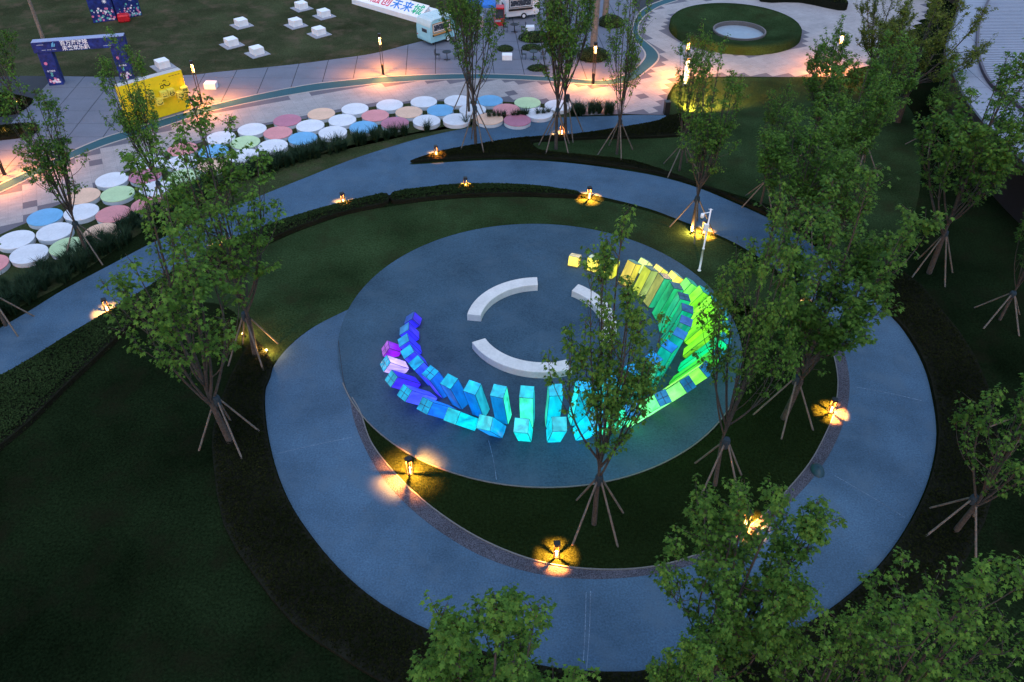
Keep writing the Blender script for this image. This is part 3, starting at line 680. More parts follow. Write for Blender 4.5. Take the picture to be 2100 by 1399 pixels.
tree_px((345, 442), (238, 60), 'mid2', .7, 'maple in the grass band in front of the yellow smiley wall', wide=.8)
tree_px((182, 527), (62, 118), 'mid2', 3.9, 'staked maple beside the pale green disc', wide=.85)
tree_px((12, 668), (-110, 260), 'sparse1', 2.4, 'staked maple cut by the left picture edge below the white discs', wide=.9)
tree_px((-60, 1480), (-160, 900), 'mid1', 1.9, 'maple of which only a few leaves show at the lower left corner', wide=1.1)
tree_top(985, 1248, 11.0, 'close1', .2, 'maple crown at the middle of the bottom picture edge', wide=1.15)
tree_top(1600, 990, 11.8, 'close2', 2.6, 'maple crown overlapping the lower right of the ring path', wide=.95)
tree_top(2000, 1130, 11.0, 'close3', 4.0, 'maple crown in the lower right corner beyond the groundcover', wide=1.1)
tree_top(1790, 1270, 9.2, 'close3', .9, 'lower darker maple between the two crowns at the lower right', wide=1.0)
tree_top(1440, 1320, 9.6, 'close1', 5.2, 'low maple crown at the bottom edge below the larger crown', wide=.8)
tree_px((1955, 1095), (2105, 590), 'mid3', 5.1, 'staked maple cut by the right picture edge beside the ring path', wide=1.0)
tree_px((2085, 905), (2240, 500), 'dense3', .8, 'dark maple at the right picture edge between two staked maples', wide=1.1)
tree_px((2050, 656), (2150, 330), 'mid1', .5, 'dark staked maple in the shaded right lawn', wide=.9)
tree_px((1905, 560), (2035, 60), 'dense2', 1.8, 'tall staked maple standing in front of the pale roof', wide=1.1)
tree_px((1897, 306), (1955, 110), 'mid2', 2.7, 'small staked maple in the dark gap below the roof edge', wide=.9)
tree_px((1700, 440), (1835, 110), 'dense3', 4.4, 'dense maple in the right grove, its top below the yellowish tree', wide=1.0)
tree_px((1655, 330), (1705, 28), 'dense2', 5.5, 'upright maple at the back of the right grove beside the round mound', wide=.95)
tree_px((1650, 490), (1790, 250), 'dense2', 3.0, 'shorter maple inside the right grove', wide=1.1)
tree_px((1760, 350), (1860, 60), 'dense1', 1.1, 'tall maple at the right side of the right grove', wide=1.05)
tree_px((1690, 560), (1840, 300), 'mid2', 2.2, 'maple overlapping the ring path above the largest maple', wide=1.1)
tree_px((1560, 420), (1650, 160), 'sparse2', 5.2, 'slim maple at the left side of the right grove', wide=.9)
tree_px((1840, 250), (1868, -30), 'broad', .4, 'broad yellowish green tree in front of the roof terrace', wide=1.0, stakes=False, name='broadleaf_tree', group='broad trees by the roof')
tree_px((1770, 190), (1790, -40), 'broad', 2.1, 'broad dark tree left of the yellowish tree at the top edge', wide=.7, stakes=False, name='broadleaf_tree', group='broad trees by the roof')
tree_px((1215, 116), (1238, -330), 'high', .6, 'tall pale trunked tree growing out of the round clipped shrub', wide=.8, stakes=False, name='tall_tree', group='pale trunked trees on the slab plaza')
tree_px((1128, 84), (1135, -330), 'high', 2.4, 'tall pale trunked tree behind the dark oblong shrub', wide=.8, stakes=False, name='tall_tree', group='pale trunked trees on the slab plaza')
tree_px((1240, 46), (1255, -330), 'high', 4.4, 'tall pale trunked tree farthest back on the slab plaza', wide=.8, stakes=False, name='tall_tree', group='pale trunked trees on the slab plaza')
tree_px((88, 78), (40, -180), 'high', 5.0, 'bare trunked tree on the dry lawn behind the navy arch', wide=.7, stakes=False, name='tall_tree', group='trees on the dry lawn')
tree_px((40, 235), (-45, 20), 'mid1', 1.0, 'leafy tree in the planting bed at the left picture edge', wide=1.0, stakes=False, name='bed_tree', group='trees in the planting beds')
# ------------------------------------------------------------------ light pillars
def panel_mesh(w_, t_, h_, name):
    return MB().bev((0, 0, h_ / 2), (w_, t_, h_), 0.006).data(name, MT['glow'])
PW = 0.62
top_me = MB().bev((0, 0, 0), (PW - 0.02, PW - 0.02, 0.02), 0.006).data('top_panel', MT['glow'])
def pillar(base, az, lean, h, side_cols, top_col, label, group, cross=False, strength=1.0):
    t = empty('light_pillar', (base[0], base[1], 0.045), 0, label, 'light pillar', group)
    Lz = h / math.cos(lean)
    # local x = outwards, tilted; z = axis
    Rm = Matrix.Rotation(az, 4, 'Z') @ Matrix.Rotation(lean, 4, 'Y')
    def put(o, m): o.matrix_local = Rm @ m
    k = math.tan(lean) * PW / 2
    for q in range(4):
        a = q * math.pi / 2
        # box reaches into its base plate so the tilted foot stays closed
        me = panel_mesh(PW - 0.03, 0.014, Lz - 0.02, 'side_panel')
        o = link('side_panel', me, t)
        put(o, Matrix.Rotation(a, 4, 'Z') @ Matrix.Translation((0, -(PW / 2 - 0.008), 0.0)))
        c = side_cols[q % len(side_cols)]; o.color = (c[0], c[1], c[2], c[3] * strength)
    o = link('top_panel', top_me, t); put(o, Matrix.Translation((0, 0, Lz - 0.006))); o.color = (*top_col[:3], top_col[3] * strength)
    f = MB(); e = 0.02; hw = PW / 2 - e / 2 + 0.004
    for i in (-1, 1):
        for j in (-1, 1): f.box((i * hw, j * hw, Lz / 2 - 0.01), (e, e, Lz - 0.02))
        f.box((i * hw, 0, Lz - 0.022), (e, PW - 2 * e, e)); f.box((0, i * hw, Lz - 0.022), (PW - 2 * e, e, e))
    if cross:
        f.box((0, 0, Lz + 0.006), (PW - 0.06, 0.028, 0.006)); f.box((0, 0, Lz + 0.0065), (0.028, PW - 0.06, 0.006))
    o = f.obj('frame', MT['glow_frame'], t); put(o, Matrix.Identity(4))
    o = MB().bev((0, 0, 0.012), (PW + 0.05, PW + 0.05, 0.024), 0.008).obj('base_plate', MT['glow_frame'], t); o.rotation_euler = (0, 0, az)
    return t
def hsum(c, s): return sum(v * s ** i for i, v in enumerate(c))
def grad(table, k):
    ks = sorted(table)
    for a, b in zip(ks, ks[1:]):
        if a <= k <= b:
            f = (k - a) / (b - a); return tuple(table[a][i] * (1 - f) + table[b][i] * f for i in range(4))
    return table[ks[-1]]
IN_SIDE = {0: (.03, .008, .75, .95), 2: (.02, .02, .85, 1.0), 5: (.035, .04, .85, 1.0), 6: (.005, .1, .62, .8), 7: (0, .14, .55, .7), 8: (0, .22, .6, .8), 9: (.04, .75, .42, 1.0), 10: (0, .5, .62, .9), 12: (0, .3, .34, .9), 14: (0, .26, .2, .95), 17: (0, .3, .15, 1.0), 20: (.01, .38, .14, 1.05), 21: (.35, .42, .08, .9), 22: (.55, .62, .03, 1.0), 24: (.8, .62, .06, 1.1), 26: (1.0, .62, .1, 1.7)}
IN_TOP = {0: (.01, .06, .35, .7), 2: (.01, .28, .6, .9), 5: (0, .32, .68, .9), 9: (0, .42, .62, 1.0), 12: (0, .34, .68, .95), 15: (0, .18, .58, .9), 17: (.03, .12, .36, .7), 19: (.02, .1, .2, .5), 22: (.06, .2, .2, .6), 24: (.2, .4, .35, .8), 26: (.5, .5, .3, .8)}
OUT_SIDE = {0: (.22, .004, .62, 1.0), 1: (.5, .38, .95, 1.25), 2: (.035, .02, .75, 1.0), 3: (.04, .07, .85, 1.05), 4: (.005, .15, .8, 1.0), 5: (0, .5, .62, 1.0), 6: (0, .25, .75, .9), 7: (0, .6, .6, 1.0), 8: (0, .52, .68, 1.0), 9: (0, .5, .72, .95), 10: (.03, .75, .35, 1.1), 11: (.15, .85, .25, 1.15), 13: (.22, .85, .08, 1.1), 14: (.04, .5, .03, 1.0), 15: (.0, .65, .2, 1.0), 16: (.16, .62, .01, 1.0), 19: (.18, .75, .02, 1.05), 20: (.14, .68, .08, 1.05), 21: (.95, .8, .1, 1.25), 22: (.8, .74, .12, 1.1), 23: (.6, .66, .22, 1.0)}
OUT_TOP = {0: (.34, .1, .6, .8), 1: (0, .28, .5, .8), 4: (0, .32, .5, .8), 6: (0, .5, .55, .95), 8: (.02, .46, .58, 1.0), 9: (0, .3, .55, .8), 12: (0, .13, .32, .75), 16: (0, .22, .3, .75), 20: (.03, .34, .3, .7), 23: (.3, .5, .4, .8)}
def colour_word(c):
    r, g_, b_ = c[:3]
    if r > .2 and b_ > .5 and g_ < .1: return 'magenta'
    if r > .4 and b_ > .8: return 'lilac'
    if b_ > .65 and g_ < .17: return 'violet blue'
    if b_ > .5 and g_ < .35: return 'blue'
    if b_ > .45: return 'cyan'
    if r > .9 and g_ < .7: return 'orange yellow'
    if r > .5: return 'yellow'
    if r > .3: return 'olive yellow'
    if r > .12: return 'lime green'
    if b_ > .15 and g_ < .4: return 'teal'
    return 'green'
ORD = ['first', 'second', 'third', 'fourth', 'fifth', 'sixth', 'seventh', 'eighth', 'ninth', 'tenth', 'eleventh', 'twelfth', 'thirteenth', 'fourteenth', 'fifteenth', 'sixteenth', 'seventeenth', 'eighteenth', 'nineteenth', 'twentieth', 'twenty-first', 'twenty-second', 'twenty-third', 'twenty-fourth', 'twenty-fifth', 'twenty-sixth', 'twenty-seventh']
rng = random.Random(5)
def vary(c, s=.16):
    f = 1 + rng.uniform(-s, s); return (min(1, c[0] * f), min(1, c[1] * (1 + rng.uniform(-s, s))), min(1, c[2] * f), c[3] * (1 + rng.uniform(-s, s)))
for k in range(27):
    s = 2 * k / 26 - 1
    h = hsum([3.019, -0.095, -3.794, 0.15, 1.287], s); lean = 0.228 + 0.465 * s * s; a = 3.052 + 0.172 * k
    b = (0.039 + 6.608 * math.cos(a), -0.184 + 6.608 * math.sin(a))
    if k >= 24: lean *= .45
    base = grad(IN_SIDE, k); lab = 'tilted glowing %s light pillar, %s of the inner row from its violet end' % (colour_word(base), ORD[k])
    # the outer and inner faces carry slightly different film
    nb, pb = grad(IN_SIDE, max(0, k - 1.3)), grad(IN_SIDE, min(26, k + 1.3))
    sides = [vary(nb), vary(base), vary(pb), vary(tuple(np.array(base) * np.array([1, 1, 1, .8])))]
    pillar(b, a, lean, h, sides, vary(grad(IN_TOP, k), .1), lab, 'inner row of glowing light pillars', strength=1.3, cross=rng.random() < .2)
for k in range(24):
    s = 2 * k / 23 - 1
    h = hsum([3.1432, -.4557, -4.1479, .5401, 1.5224], s); lean = .5548 - .0649 * s + .321 * s * s
    a = 3.4006 + .157 * k + .112 * (1 - s * s) + .0127 * (s - s ** 3)
    b = (.1421 + 7.7145 * math.cos(a), .0816 + 7.7145 * math.sin(a))
    base = grad(OUT_SIDE, k); lab = 'tilted glowing %s light pillar, %s of the outer row from its magenta end' % (colour_word(base), ORD[k])
    sides = [vary(base) for _ in range(4)]
    sides[1] = vary(tuple(np.array(base) * np.array([1, 1, 1, 1.25])))
    pillar(b, a, lean, h, sides, vary(grad(OUT_TOP, k), .1), lab, 'outer row of glowing light pillars', strength=1.35, cross=k in (0, 1, 2, 3, 4, 10, 11, 12, 13, 14, 15))

# ------------------------------------------------------------------ curved benches
def bench(a0, a1, label):
    n = 22; r0, r1, h = 3.25, 4.0, 0.42
    prof = [(r0, 0), (r0, h - .025), (r0 + .025, h), (r1 - .025, h), (r1, h - .025), (r1, 0)]
    vs = []
    for i in range(n + 1):
        a = R_(a0 + (a1 - a0) * i / n); vs += [(r * math.cos(a), r * math.sin(a), z) for r, z in prof]
    m = len(prof); fs = [(i * m + j, i * m + j + 1, (i + 1) * m + j + 1, (i + 1) * m + j) for i in range(n) for j in range(m - 1)]
    fs += [list(range(m)), list(range(n * m, n * m + m))]
    o = MB().add(vs, fs).obj('curved_bench', MT['bench']); o.location = (0.1, 0.25, 0.045)
    prop(o, label, 'bench', 'curved white benches on the round plaza')
bench(172, 92, 'curved white concrete bench, far left arc of the broken ring')
bench(206, 291, 'curved white concrete bench, near arc in front of the blue pillars')
bench(57, -22, 'curved white concrete bench, right arc half hidden behind the maple')

# ------------------------------------------------------------------ lamps
def spot(parent, z, power, angle, blend, color=WARM, size=0.03, rot=(0, 0, 0)):
    l = bpy.data.lights.new('lamp_light', 'SPOT'); l.energy = power / EXPO; l.color = color; l.spot_size = R_(angle); l.spot_blend = blend; l.shadow_soft_size = size
    o = link('lamp_light', l, parent); o.location = (0, 0, z); o.rotation_euler = rot; return o
def point(parent, z, power, color=WARM, size=0.04):
    l = bpy.data.lights.new('lamp_light', 'POINT'); l.energy = power / EXPO; l.color = color; l.shadow_soft_size = size
    o = link('lamp_light', l, parent); o.location = (0, 0, z); return o
BH = 0.9
bol = dict(
    base=MB().bev((0, 0, .035), (.24, .24, .07), .01).data('base', MT['black']),
    cap=MB().bev((0, 0, BH - .06), (.25, .25, .12), .012).data('cap', MT['black']),
    post=MB().bev((.095, .095, BH / 2), (.045, .045, BH - .1), .004).data('post', MT['black']),
    tube=MB().cyl((0, 0, .07), (0, 0, .34), .045, n=12).data('lamp_tube', MT['warm']))
def bollard(px, py, rz, label, power=4600, h=1.0, angle=108):
    t = empty('bollard_lamp', G(px, py), rz, label, 'bollard lamp', 'lantern bollards along the paths')
    t.scale = (1, 1, h)
    for k in ('base', 'cap'): link(k, bol[k], t)
    link('lamp_tube', bol['tube'], t)
    for k in range(4): link('post', bol['post'], t).rotation_euler = (0, 0, k * math.pi / 2)
    spot(t, BH - .13, power, angle + (px * 7 % 13) - 6, .42)
    return t
bollard(1141, 1141, 0.05, 'black lantern bollard at the front edge of the crescent lawn')
bollard(841, 972, .75, 'black lantern bollard at the left horn of the crescent lawn', 6000, 1.15, 136)
bollard(1703, 846, -.2, 'black lantern bollard at the right inside of the ring path')
bollard(1208, 408, .3, 'lantern bollard at the right end of the short curved hedge')
bollard(1443, 480, .5, 'lantern bollard behind the white camera pole')
bollard(955, 388, .2, 'lantern bollard in the middle of the short curved hedge', 2000)
bollard(705, 420, .6, 'lantern bollard in the long hedge near its right end', 2000)
bollard(895, 322, .3, 'lantern bollard at the pointed tip of the peninsula', 2000)
bollard(457, 503, .1, 'lantern bollard in the long hedge behind the left maples', 2000)
bollard(222, 640, .4, 'lantern bollard in the long hedge beside the left stretch of path', 2000)
bollard(1152, 277, .2, 'lantern bollard between the stakes of the twin maples', 2000)
bollard(1640, 626, .9, 'lantern bollard glowing through the crown of the largest maple')
bollard(1528, 1078, .3, 'lantern bollard hidden behind the lower right maple crown')
up_me = MB().lathe([(.07, 0), (.075, .08), (.06, .16), (.05, .2)], 12).data('housing', MT['black'])
up_l = MB().lathe([(.045, .19), (.055, .2), (.04, .225)], 12).data('lens', MT['warm'])
def uplight(px, py, label, power=55, aim=None):
    t = empty('ground_spotlight', G(px, py), 0, label, 'spotlight', 'small ground spotlights'); link('housing', up_me, t); link('lens', up_l, t)
    if aim:
        d = G(*aim) - G(px, py, .9); spot(t, .9, power, 95, .6, (1.0, .5, .07), .06, d.to_track_quat('-Z', 'Y').to_euler()); MB().cyl((0, 0, .1), (0, 0, .85), .02, n=6).obj('stem', MT['black'], t); return t
    point(t, .34 if power < 500 else .6, power * 8, (1.0, .5, .12)); return t
uplight(1418, 479, 'small ground spotlight shining at the stakes of the maple by the camera pole', 60)
uplight(548, 724, 'small ground spotlight in the groundcover left of the round plaza', 22)
uplight(1406, 236, 'small ground spotlight at the left edge of the yellow lit lawn', 30000, (1462, 200))
uplight(36, 214, 'small ground spotlight in the planting bed beside the arch', 14)
uplight(12, 274, 'small ground spotlight at the left of the lower planting bed', 14)
uplight(60, 270, 'small ground spotlight at the right of the lower planting bed', 14)
uplight(500, 690, 'small ground spotlight at the foot of the maple left of the plaza', 26)

LH = 3.5
tl = dict(
    base=MB().bev((0, 0, .45), (.2, .2, .9), .012).data('base', MT['black']),
    cap=MB().bev((0, 0, LH - .14), (.24, .24, .28), .012).data('cap', MT['black']),
    bar=MB().bev((.09, .09, (LH + .6) / 2), (.035, .035, LH - .8), .004).data('bar', MT['black']),
    glow=MB().bev((.055, .055, LH - .62), (.02, .02, .62), .003).data('glow_strip', MT['warm_small']))
def tall_lamp(px, py, rz, label, power=6400):
    t = empty('tall_lamp', G(px, py), rz, label, 'lamp post', 'slim tall lamps round the slab plaza')
    link('base', tl['base'], t); link('cap', tl['cap'], t)
    for k in range(4):
        link('bar', tl['bar'], t).rotation_euler = (0, 0, k * math.pi / 2); link('glow_strip', tl['glow'], t).rotation_euler = (0, 0, k * math.pi / 2)
    spot(t, LH - .33, power, 146, 1.0, (1.0, .30, .045), .05)
    return t
tall_lamp(786, 153, .1, 'slim black lamp post beside the teal channel, left of the blue caravan')
tall_lamp(414, 213, .5, 'slim black lamp post at the right side of the yellow smiley wall')
tall_lamp(10, 359, .4, 'slim black lamp post cut by the left picture edge')
tall_lamp(1216, 172, .3, 'slim lamp post hidden behind the twin maples, lighting the channel')
tall_lamp(1401, 166, .6, 'slim lamp post at the edge of the yellow lit lawn')
tall_lamp(1708, 150, .2, 'slim lamp post in the gap between grove and round mound')
# lightbox column and loudspeaker
t = empty('lightbox_column', G(1404, 178), .2, 'tall bright white lightbox column behind the slim maple', 'lightbox')
MB().bev((0, 0, .06), (.5, .3, .12), .01).obj('base', MT['black'], t); MB().bev((0, 0, 1.2), (.34, .16, 2.1), .01).obj('light_panel', MT['cold'], t); MB().bev((0, 0, 2.3), (.4, .22, .1), .01).obj('cap', MT['black'], t)
t = empty('waste_bin', G(1366, 234), .15, 'black upright bin standing at the corner of path and promenade', 'bin')
MB().bev((0, 0, .5), (.42, .42, 1.0), .02).obj('body', MT['black'], t); MB().bev((0, 0, 1.03), (.46, .46, .06), .01).obj('lid', MT['black'], t)

# white camera pole
t = empty('camera_pole', G(1434, 555), .0, 'white surveillance camera pole on the lawn behind the pillars', 'camera pole')
MB().lathe([(.11, 0), (.11, .03), (.06, .05), (.06, 1.5), (.075, 1.5), (.075, 1.56), (.047, 1.58), (.045, 4.15)], 14).obj('pole', MT['white'], t, True)
MB().bev((-.09, -.05, 3.0), (.26, .16, .42), .015).obj('control_box', MT['white'], t)
MB().cyl((0, 0, 3.95), (-.42, -.05, 3.88), .03, n=8).obj('arm', MT['white'], t)
cmr = MB().lathe([(.03, .02), (.1, -.02), (.11, -.2), (.09, -.26)], 14, (-.42, -.05, 3.88)).obj('camera', MT['white'], t, True)
MB().lathe([(.085, -.26), (.085, -.31), (.05, -.37), (.01, -.39)], 14, (-.42, -.05, 3.88)).obj('dome', MT['glass'], cmr, True)
MB().cyl((.12, 0, 4.1), (-.14, 0, 4.14), .018, n=6).obj('bracket', MT['white'], t)
# ------------------------------------------------------------------ coloured seat discs
DC = dict(white=(.67, .67, .69), blue=(.15, .38, .6), rose=(.46, .17, .23), coral=(.66, .26, .26), peach=(.74, .47, .32), green=(.48, .62, .34))
dmat = {k: mat_noise('disc_' + k, v, .06, 7, 1.0, .1, .6, .05, world=False) for k, v in DC.items()}
dside = mat_plain('disc_side', (.62, .63, .65), .6, var=.06)
def disc_mesh(c):
    r, h = 1.06, .31
    top = MB().lathe([(r, h - .05), (r, h - .015), (r - .02, h)], 40).data('top', dmat[c])
    body = MB().lathe([(r - .02, 0), (r - .02, h - .05)], 40).data('seat_body', dside)
    return top, body
dm = {k: disc_mesh(k) for k in DC}
words = dict(white='white', blue='sky blue', rose='dusky rose', coral='coral pink', peach='peach', green='pale green')
discs = [(516, 269, 'white'), (505, 290, 'green'), (501, 312, 'white'), (571, 270, 'coral'), (560, 292, 'white'), (587, 251, 'rose'), (623, 276, 'blue'), (638, 256, 'white'), (657, 238, 'peach'), (685, 263, 'white'), (703, 245, 'white'), (728, 229, 'white'), (749, 253, 'blue'), (771, 235, 'coral'), (799, 221, 'white'), (809, 244, 'rose'), (838, 229, 'peach'), (870, 214, 'white'), (873, 239, 'white'), (905, 224, 'blue'), (936, 212, 'white'), (938, 236, 'white'), (970, 226, 'white'), (1007, 212, 'blue'), (1000, 235, 'peach'), (1037, 223, 'coral'), (1061, 238, 'rose'), (1077, 214, 'green'), (1100, 228, 'white'), (1141, 216, 'white'),
         (451, 286, 'white'), (440, 308, 'blue'), (437, 331, 'peach'), (373, 310, 'coral'), (371, 333, 'white'), (366, 356, 'green'), (304, 341, 'white'), (306, 362, 'rose'), (234, 371, 'white'), (246, 393, 'green'), (300, 385, 'white'), (277, 410, 'coral'), (178, 407, 'peach'), (187, 430, 'white'), (218, 440, 'coral'), (98, 447, 'blue'), (114, 471, 'white'), (152, 490, 'green'), (34, 492, 'white'), (58, 516, 'white'), (-20, 540, 'coral'), (205, 463, 'peach')]
cnt = {}
dpos = [[G(x, y, .36).x, G(x, y, .36).y] for x, y, c in sorted(discs)]
for it in range(60):                       # no two discs may overlap
    for i in range(len(dpos)):
        for j in range(i):
            dx, dy = dpos[i][0] - dpos[j][0], dpos[i][1] - dpos[j][1]; dd = math.hypot(dx, dy) or .01
            if dd < 2.13:
                k = (2.13 - dd) / 2 / dd; dpos[i][0] += dx * k; dpos[i][1] += dy * k; dpos[j][0] -= dx * k; dpos[j][1] -= dy * k
for (x, y, c), dp in zip(sorted(discs), dpos):
    k = cnt.get(c, 0); cnt[c] = k + 1
    o = link('seat_disc', dm[c][1]); o.location = (dp[0], dp[1], 0.004)
    link('top', dm[c][0], o)
    prop(o, '%s round seat disc, %s %s one from the left along the disc trail' % (words[c], ORD[k], words[c]), 'seat disc', 'round coloured seat discs along the promenade')

# ------------------------------------------------------------------ white block seats on the dry lawn
pad_me = MB().bev((0, 0, .03), (1.75, 1.75, .06), .01).data('pad', MT['pad']); blk_me = MB().bev((0, 0, .36), (1.0, 1.0, .6), .02).data('block', MT['white'])
for x, y, lab in [(496, 53, 'second row, farther left of the pair'), (476, 93, 'nearest row, left one'), (528, 111, 'nearest the slab plaza'), (607, 53, 'centre of the cluster'), (655, 71, 'right of the cluster, nearest the sign'), (665, 34, 'upper right of the cluster'), (619, 18, 'farthest from the plaza'), (335, 138, 'behind the yellow smiley wall')]:
    t = empty('block_seat', G(x, y), .72, 'white cube seat on a grey pad, ' + lab, 'block seat', 'white cube seats on grey pads'); link('pad', pad_me, t); link('block', blk_me, t)
bl2 = MB().bev((0, 0, .25), (.95, .7, .5), .02).data('white_box', MT['white'])
for x, y, rz, s, lab in [(434, 181, .0, 1.0, 'white box seat on the slabs beside the lamp right of the smiley wall'), (1040, 122, 0, .95, 'white box seat on the slabs in front of a round dark shrub'), (1086, 64, .05, .95, 'white box seat on the slabs beside the white caravan')]:
    o = link('white_box', bl2); o.location = G(x, y); o.location.z = .02; o.rotation_euler = (0, 0, rz); o.scale = (s, s, s); prop(o, lab, 'box seat', 'white box seats on the slabs')

# ------------------------------------------------------------------ lettering helper
def text_mesh(body, size, mat, depth=0.01, align='CENTER', bold=.022):
    if size > 1: bold = .006
    c = bpy.data.curves.new('lettering', 'FONT'); c.body = body; c.size = size; c.extrude = depth / 2; c.align_x = align; c.align_y = 'CENTER'; c.resolution_u = 2; c.offset = size * bold
    o = bpy.data.objects.new('lettering_source', c); COL.objects.link(o)
    bpy.context.view_layer.update()
    me = bpy.data.meshes.new_from_object(o.evaluated_get(bpy.context.evaluated_depsgraph_get()))
    bpy.data.objects.remove(o); bpy.data.curves.remove(c)
    me.materials.clear(); me.materials.append(mat); return me
def put_text(name, body, size, mat, parent, loc, rot, depth=.01, bold=0.0):
    o = link(name, text_mesh(body, size, mat, depth), parent); o.location = loc; o.rotation_euler = rot; return o

# ------------------------------------------------------------------ navy arch
aL, aR = G(118, 172), G(262, 160)
d = (aR - aL); ang = math.atan2(d.y, d.x) ; W_ = d.length
t = empty('entrance_arch', (aL.x, aL.y, .02), ang, 'navy blue entrance arch with white Chinese lettering on the slab plaza', 'arch')
MB().bev((.0, 0, 1.37), (1.1, .75, 2.74), .02).obj('leg', MT['navy'], t)
MB().bev((W_, 0, 1.37), (1.1, .75, 2.74), .02).obj('leg', MT['navy'], t)
bm_ = MB().bev((W_ / 2, 0, 3.16), (W_ + 1.5, .8, .84), .02).obj('beam', MT['navy'], t)
MB().bev((W_ / 2, 0, 3.59), (W_ + 1.46, .76, .02), .005).obj('beam_top', mat_plain('arch_top', (.3, .33, .48), .6), t)
MT['letter_white'] = mat_plain('letter_white', (.85, .86, .88), .5, var=.02)
fr = (R_(90), 0, 0)
put_text('lettering', '百万海洋球', .42, MT['letter_white'], bm_, (W_ / 2 - .35, -.405, 3.37), fr)
put_text('lettering', '未来欢乐趴', .42, MT['letter_white'], bm_, (W_ / 2 - .30, -.405, 2.96), fr)
MT['letter_cyan'] = mat_plain('letter_cyan', (.15, .5, .75), .5)
lg = MB()
for q, (a, b_) in enumerate([(0, .16), (.09, .24), (.18, .12)]): lg.prism([(a, 0), (a + .07, 0), (a + .16, b_ + .1), (a + .1, b_ + .14)], 0, .01)
o = lg.obj('emblem', MT['letter_cyan'], bm_); o.rotation_euler = fr; o.location = (W_ / 2 - 2.1, -.405, 3.16)
sm = MB()
for q, (xx, zz, ww) in enumerate([(-2.9, 3.37, .5), (-2.75, 2.94, .3), (-2.35, 2.94, .3), (-1.95, 2.94, .3), (2.1, 2.94, .6)]): sm.box((W_ / 2 + xx, -.403, zz), (ww, .004, .05))
sm.obj('small_print', mat_plain('print_grey', (.35, .4, .5), .6), bm_)
legp = t.children[0]
bp_ = MB()
rngb = random.Random(8)
balls = [('print_pink', (.7, .2, .35)), ('print_white', (.75, .7, .78)), ('print_green', (.1, .42, .4))]
bmats = [mat_plain(n_, c_, .5) for n_, c_ in balls]
for leg_o, x0 in ((t.children[0], 0.0), (t.children[1], W_)):
    for mi in range(3):
        mbx = MB()
        for q in range(11 if mi < 2 else 2):
            if mi == 2: cx_, cz_, rr = x0 + rngb.uniform(-.08, .05), .85 + q * .16, .1
            else:
                aa = rngb.uniform(0, 6.28); rd = math.sqrt(rngb.random()); cx_, cz_, rr = x0 + .42 * rd * math.cos(aa), .35 + .26 * rd * math.sin(aa), rngb.uniform(.06, .1)
            yy = -.377 - .003 * mi - .0004 * q
            n_ = 12; mbx.add([(cx_ + rr * math.cos(6.283 * i / n_), yy, cz_ + rr * math.sin(6.283 * i / n_)) for i in range(n_)], [list(range(n_))])
        if mi == 0:
            n_ = 14; mbx.add([(x0 - .2 + .13 * math.cos(6.283 * i / n_), -.377, 1.85 + .13 * math.sin(6.283 * i / n_)) for i in range(n_)], [list(range(n_))])
        mbx.obj('ball_print', bmats[mi], leg_o)['kind'] = 'stuff'
    tx = put_text('lettering', '未来欢乐', .16, MT['letter_white'], leg_o, (x0, -.378, 1.2), fr, .004)

# printed backdrop panels and red inflatable at the top edge
for (x0, y0, x1, y1, h, lab, red) in [(192, 46, 240, 40, 2.6, 'navy printed event panel with coloured balls behind the arch', False), (241, 40, 290, 30, 2.4, 'navy printed event panel standing right of its twin at the top edge', True)]:
    a, b_ = G(x0, y0), G(x1, y1); dd = b_ - a; L_ = dd.length
    t = empty('event_panel', a, math.atan2(dd.y, dd.x), lab, 'panel', 'navy event panels on the dry lawn')
    MB().bev((L_ / 2, 0, h / 2), (L_, .5, h), .02).obj('board', MT['navy'], t)
    for mi in range(3):
        mbx = MB()
        for q in range(16):
            cx_, cz_, rr = L_ * rngb.random() * .9 + .1, .15 + (rngb.random() ** 2) * 1.2, rngb.uniform(.05, .12)
            n_ = 10; mbx.add([(cx_ + rr * math.cos(6.283 * i / n_), -.253 - .003 * mi - .0003 * q, cz_ + rr * math.sin(6.283 * i / n_)) for i in range(n_)], [list(range(n_))])
        mbx.obj('ball_print', bmats[mi], t)['kind'] = 'stuff'
    star = MB()
    for q in range(4): star.box((L_ * .7, -.255, h * .72), (.42, .004, .05)); star.m = Matrix.Translation((L_ * .7, 0, h * .72)) @ Matrix.Rotation(R_(45 * (q + 1)), 4, 'Y') @ Matrix.Translation((-L_ * .7, 0.0006 * (q + 1), -h * .72))
    star.obj('star_print', MT['letter_white'], t)
o = MB().bev((0, 0, .35), (1.1, .9, .7), .12).obj('red_crate', MT['red']); o.location = G(262, 38); o.location.y -= .8; o.rotation_euler = (0, 0, .4)
prop(o, 'dark red padded block lying in front of the event panels', 'block')

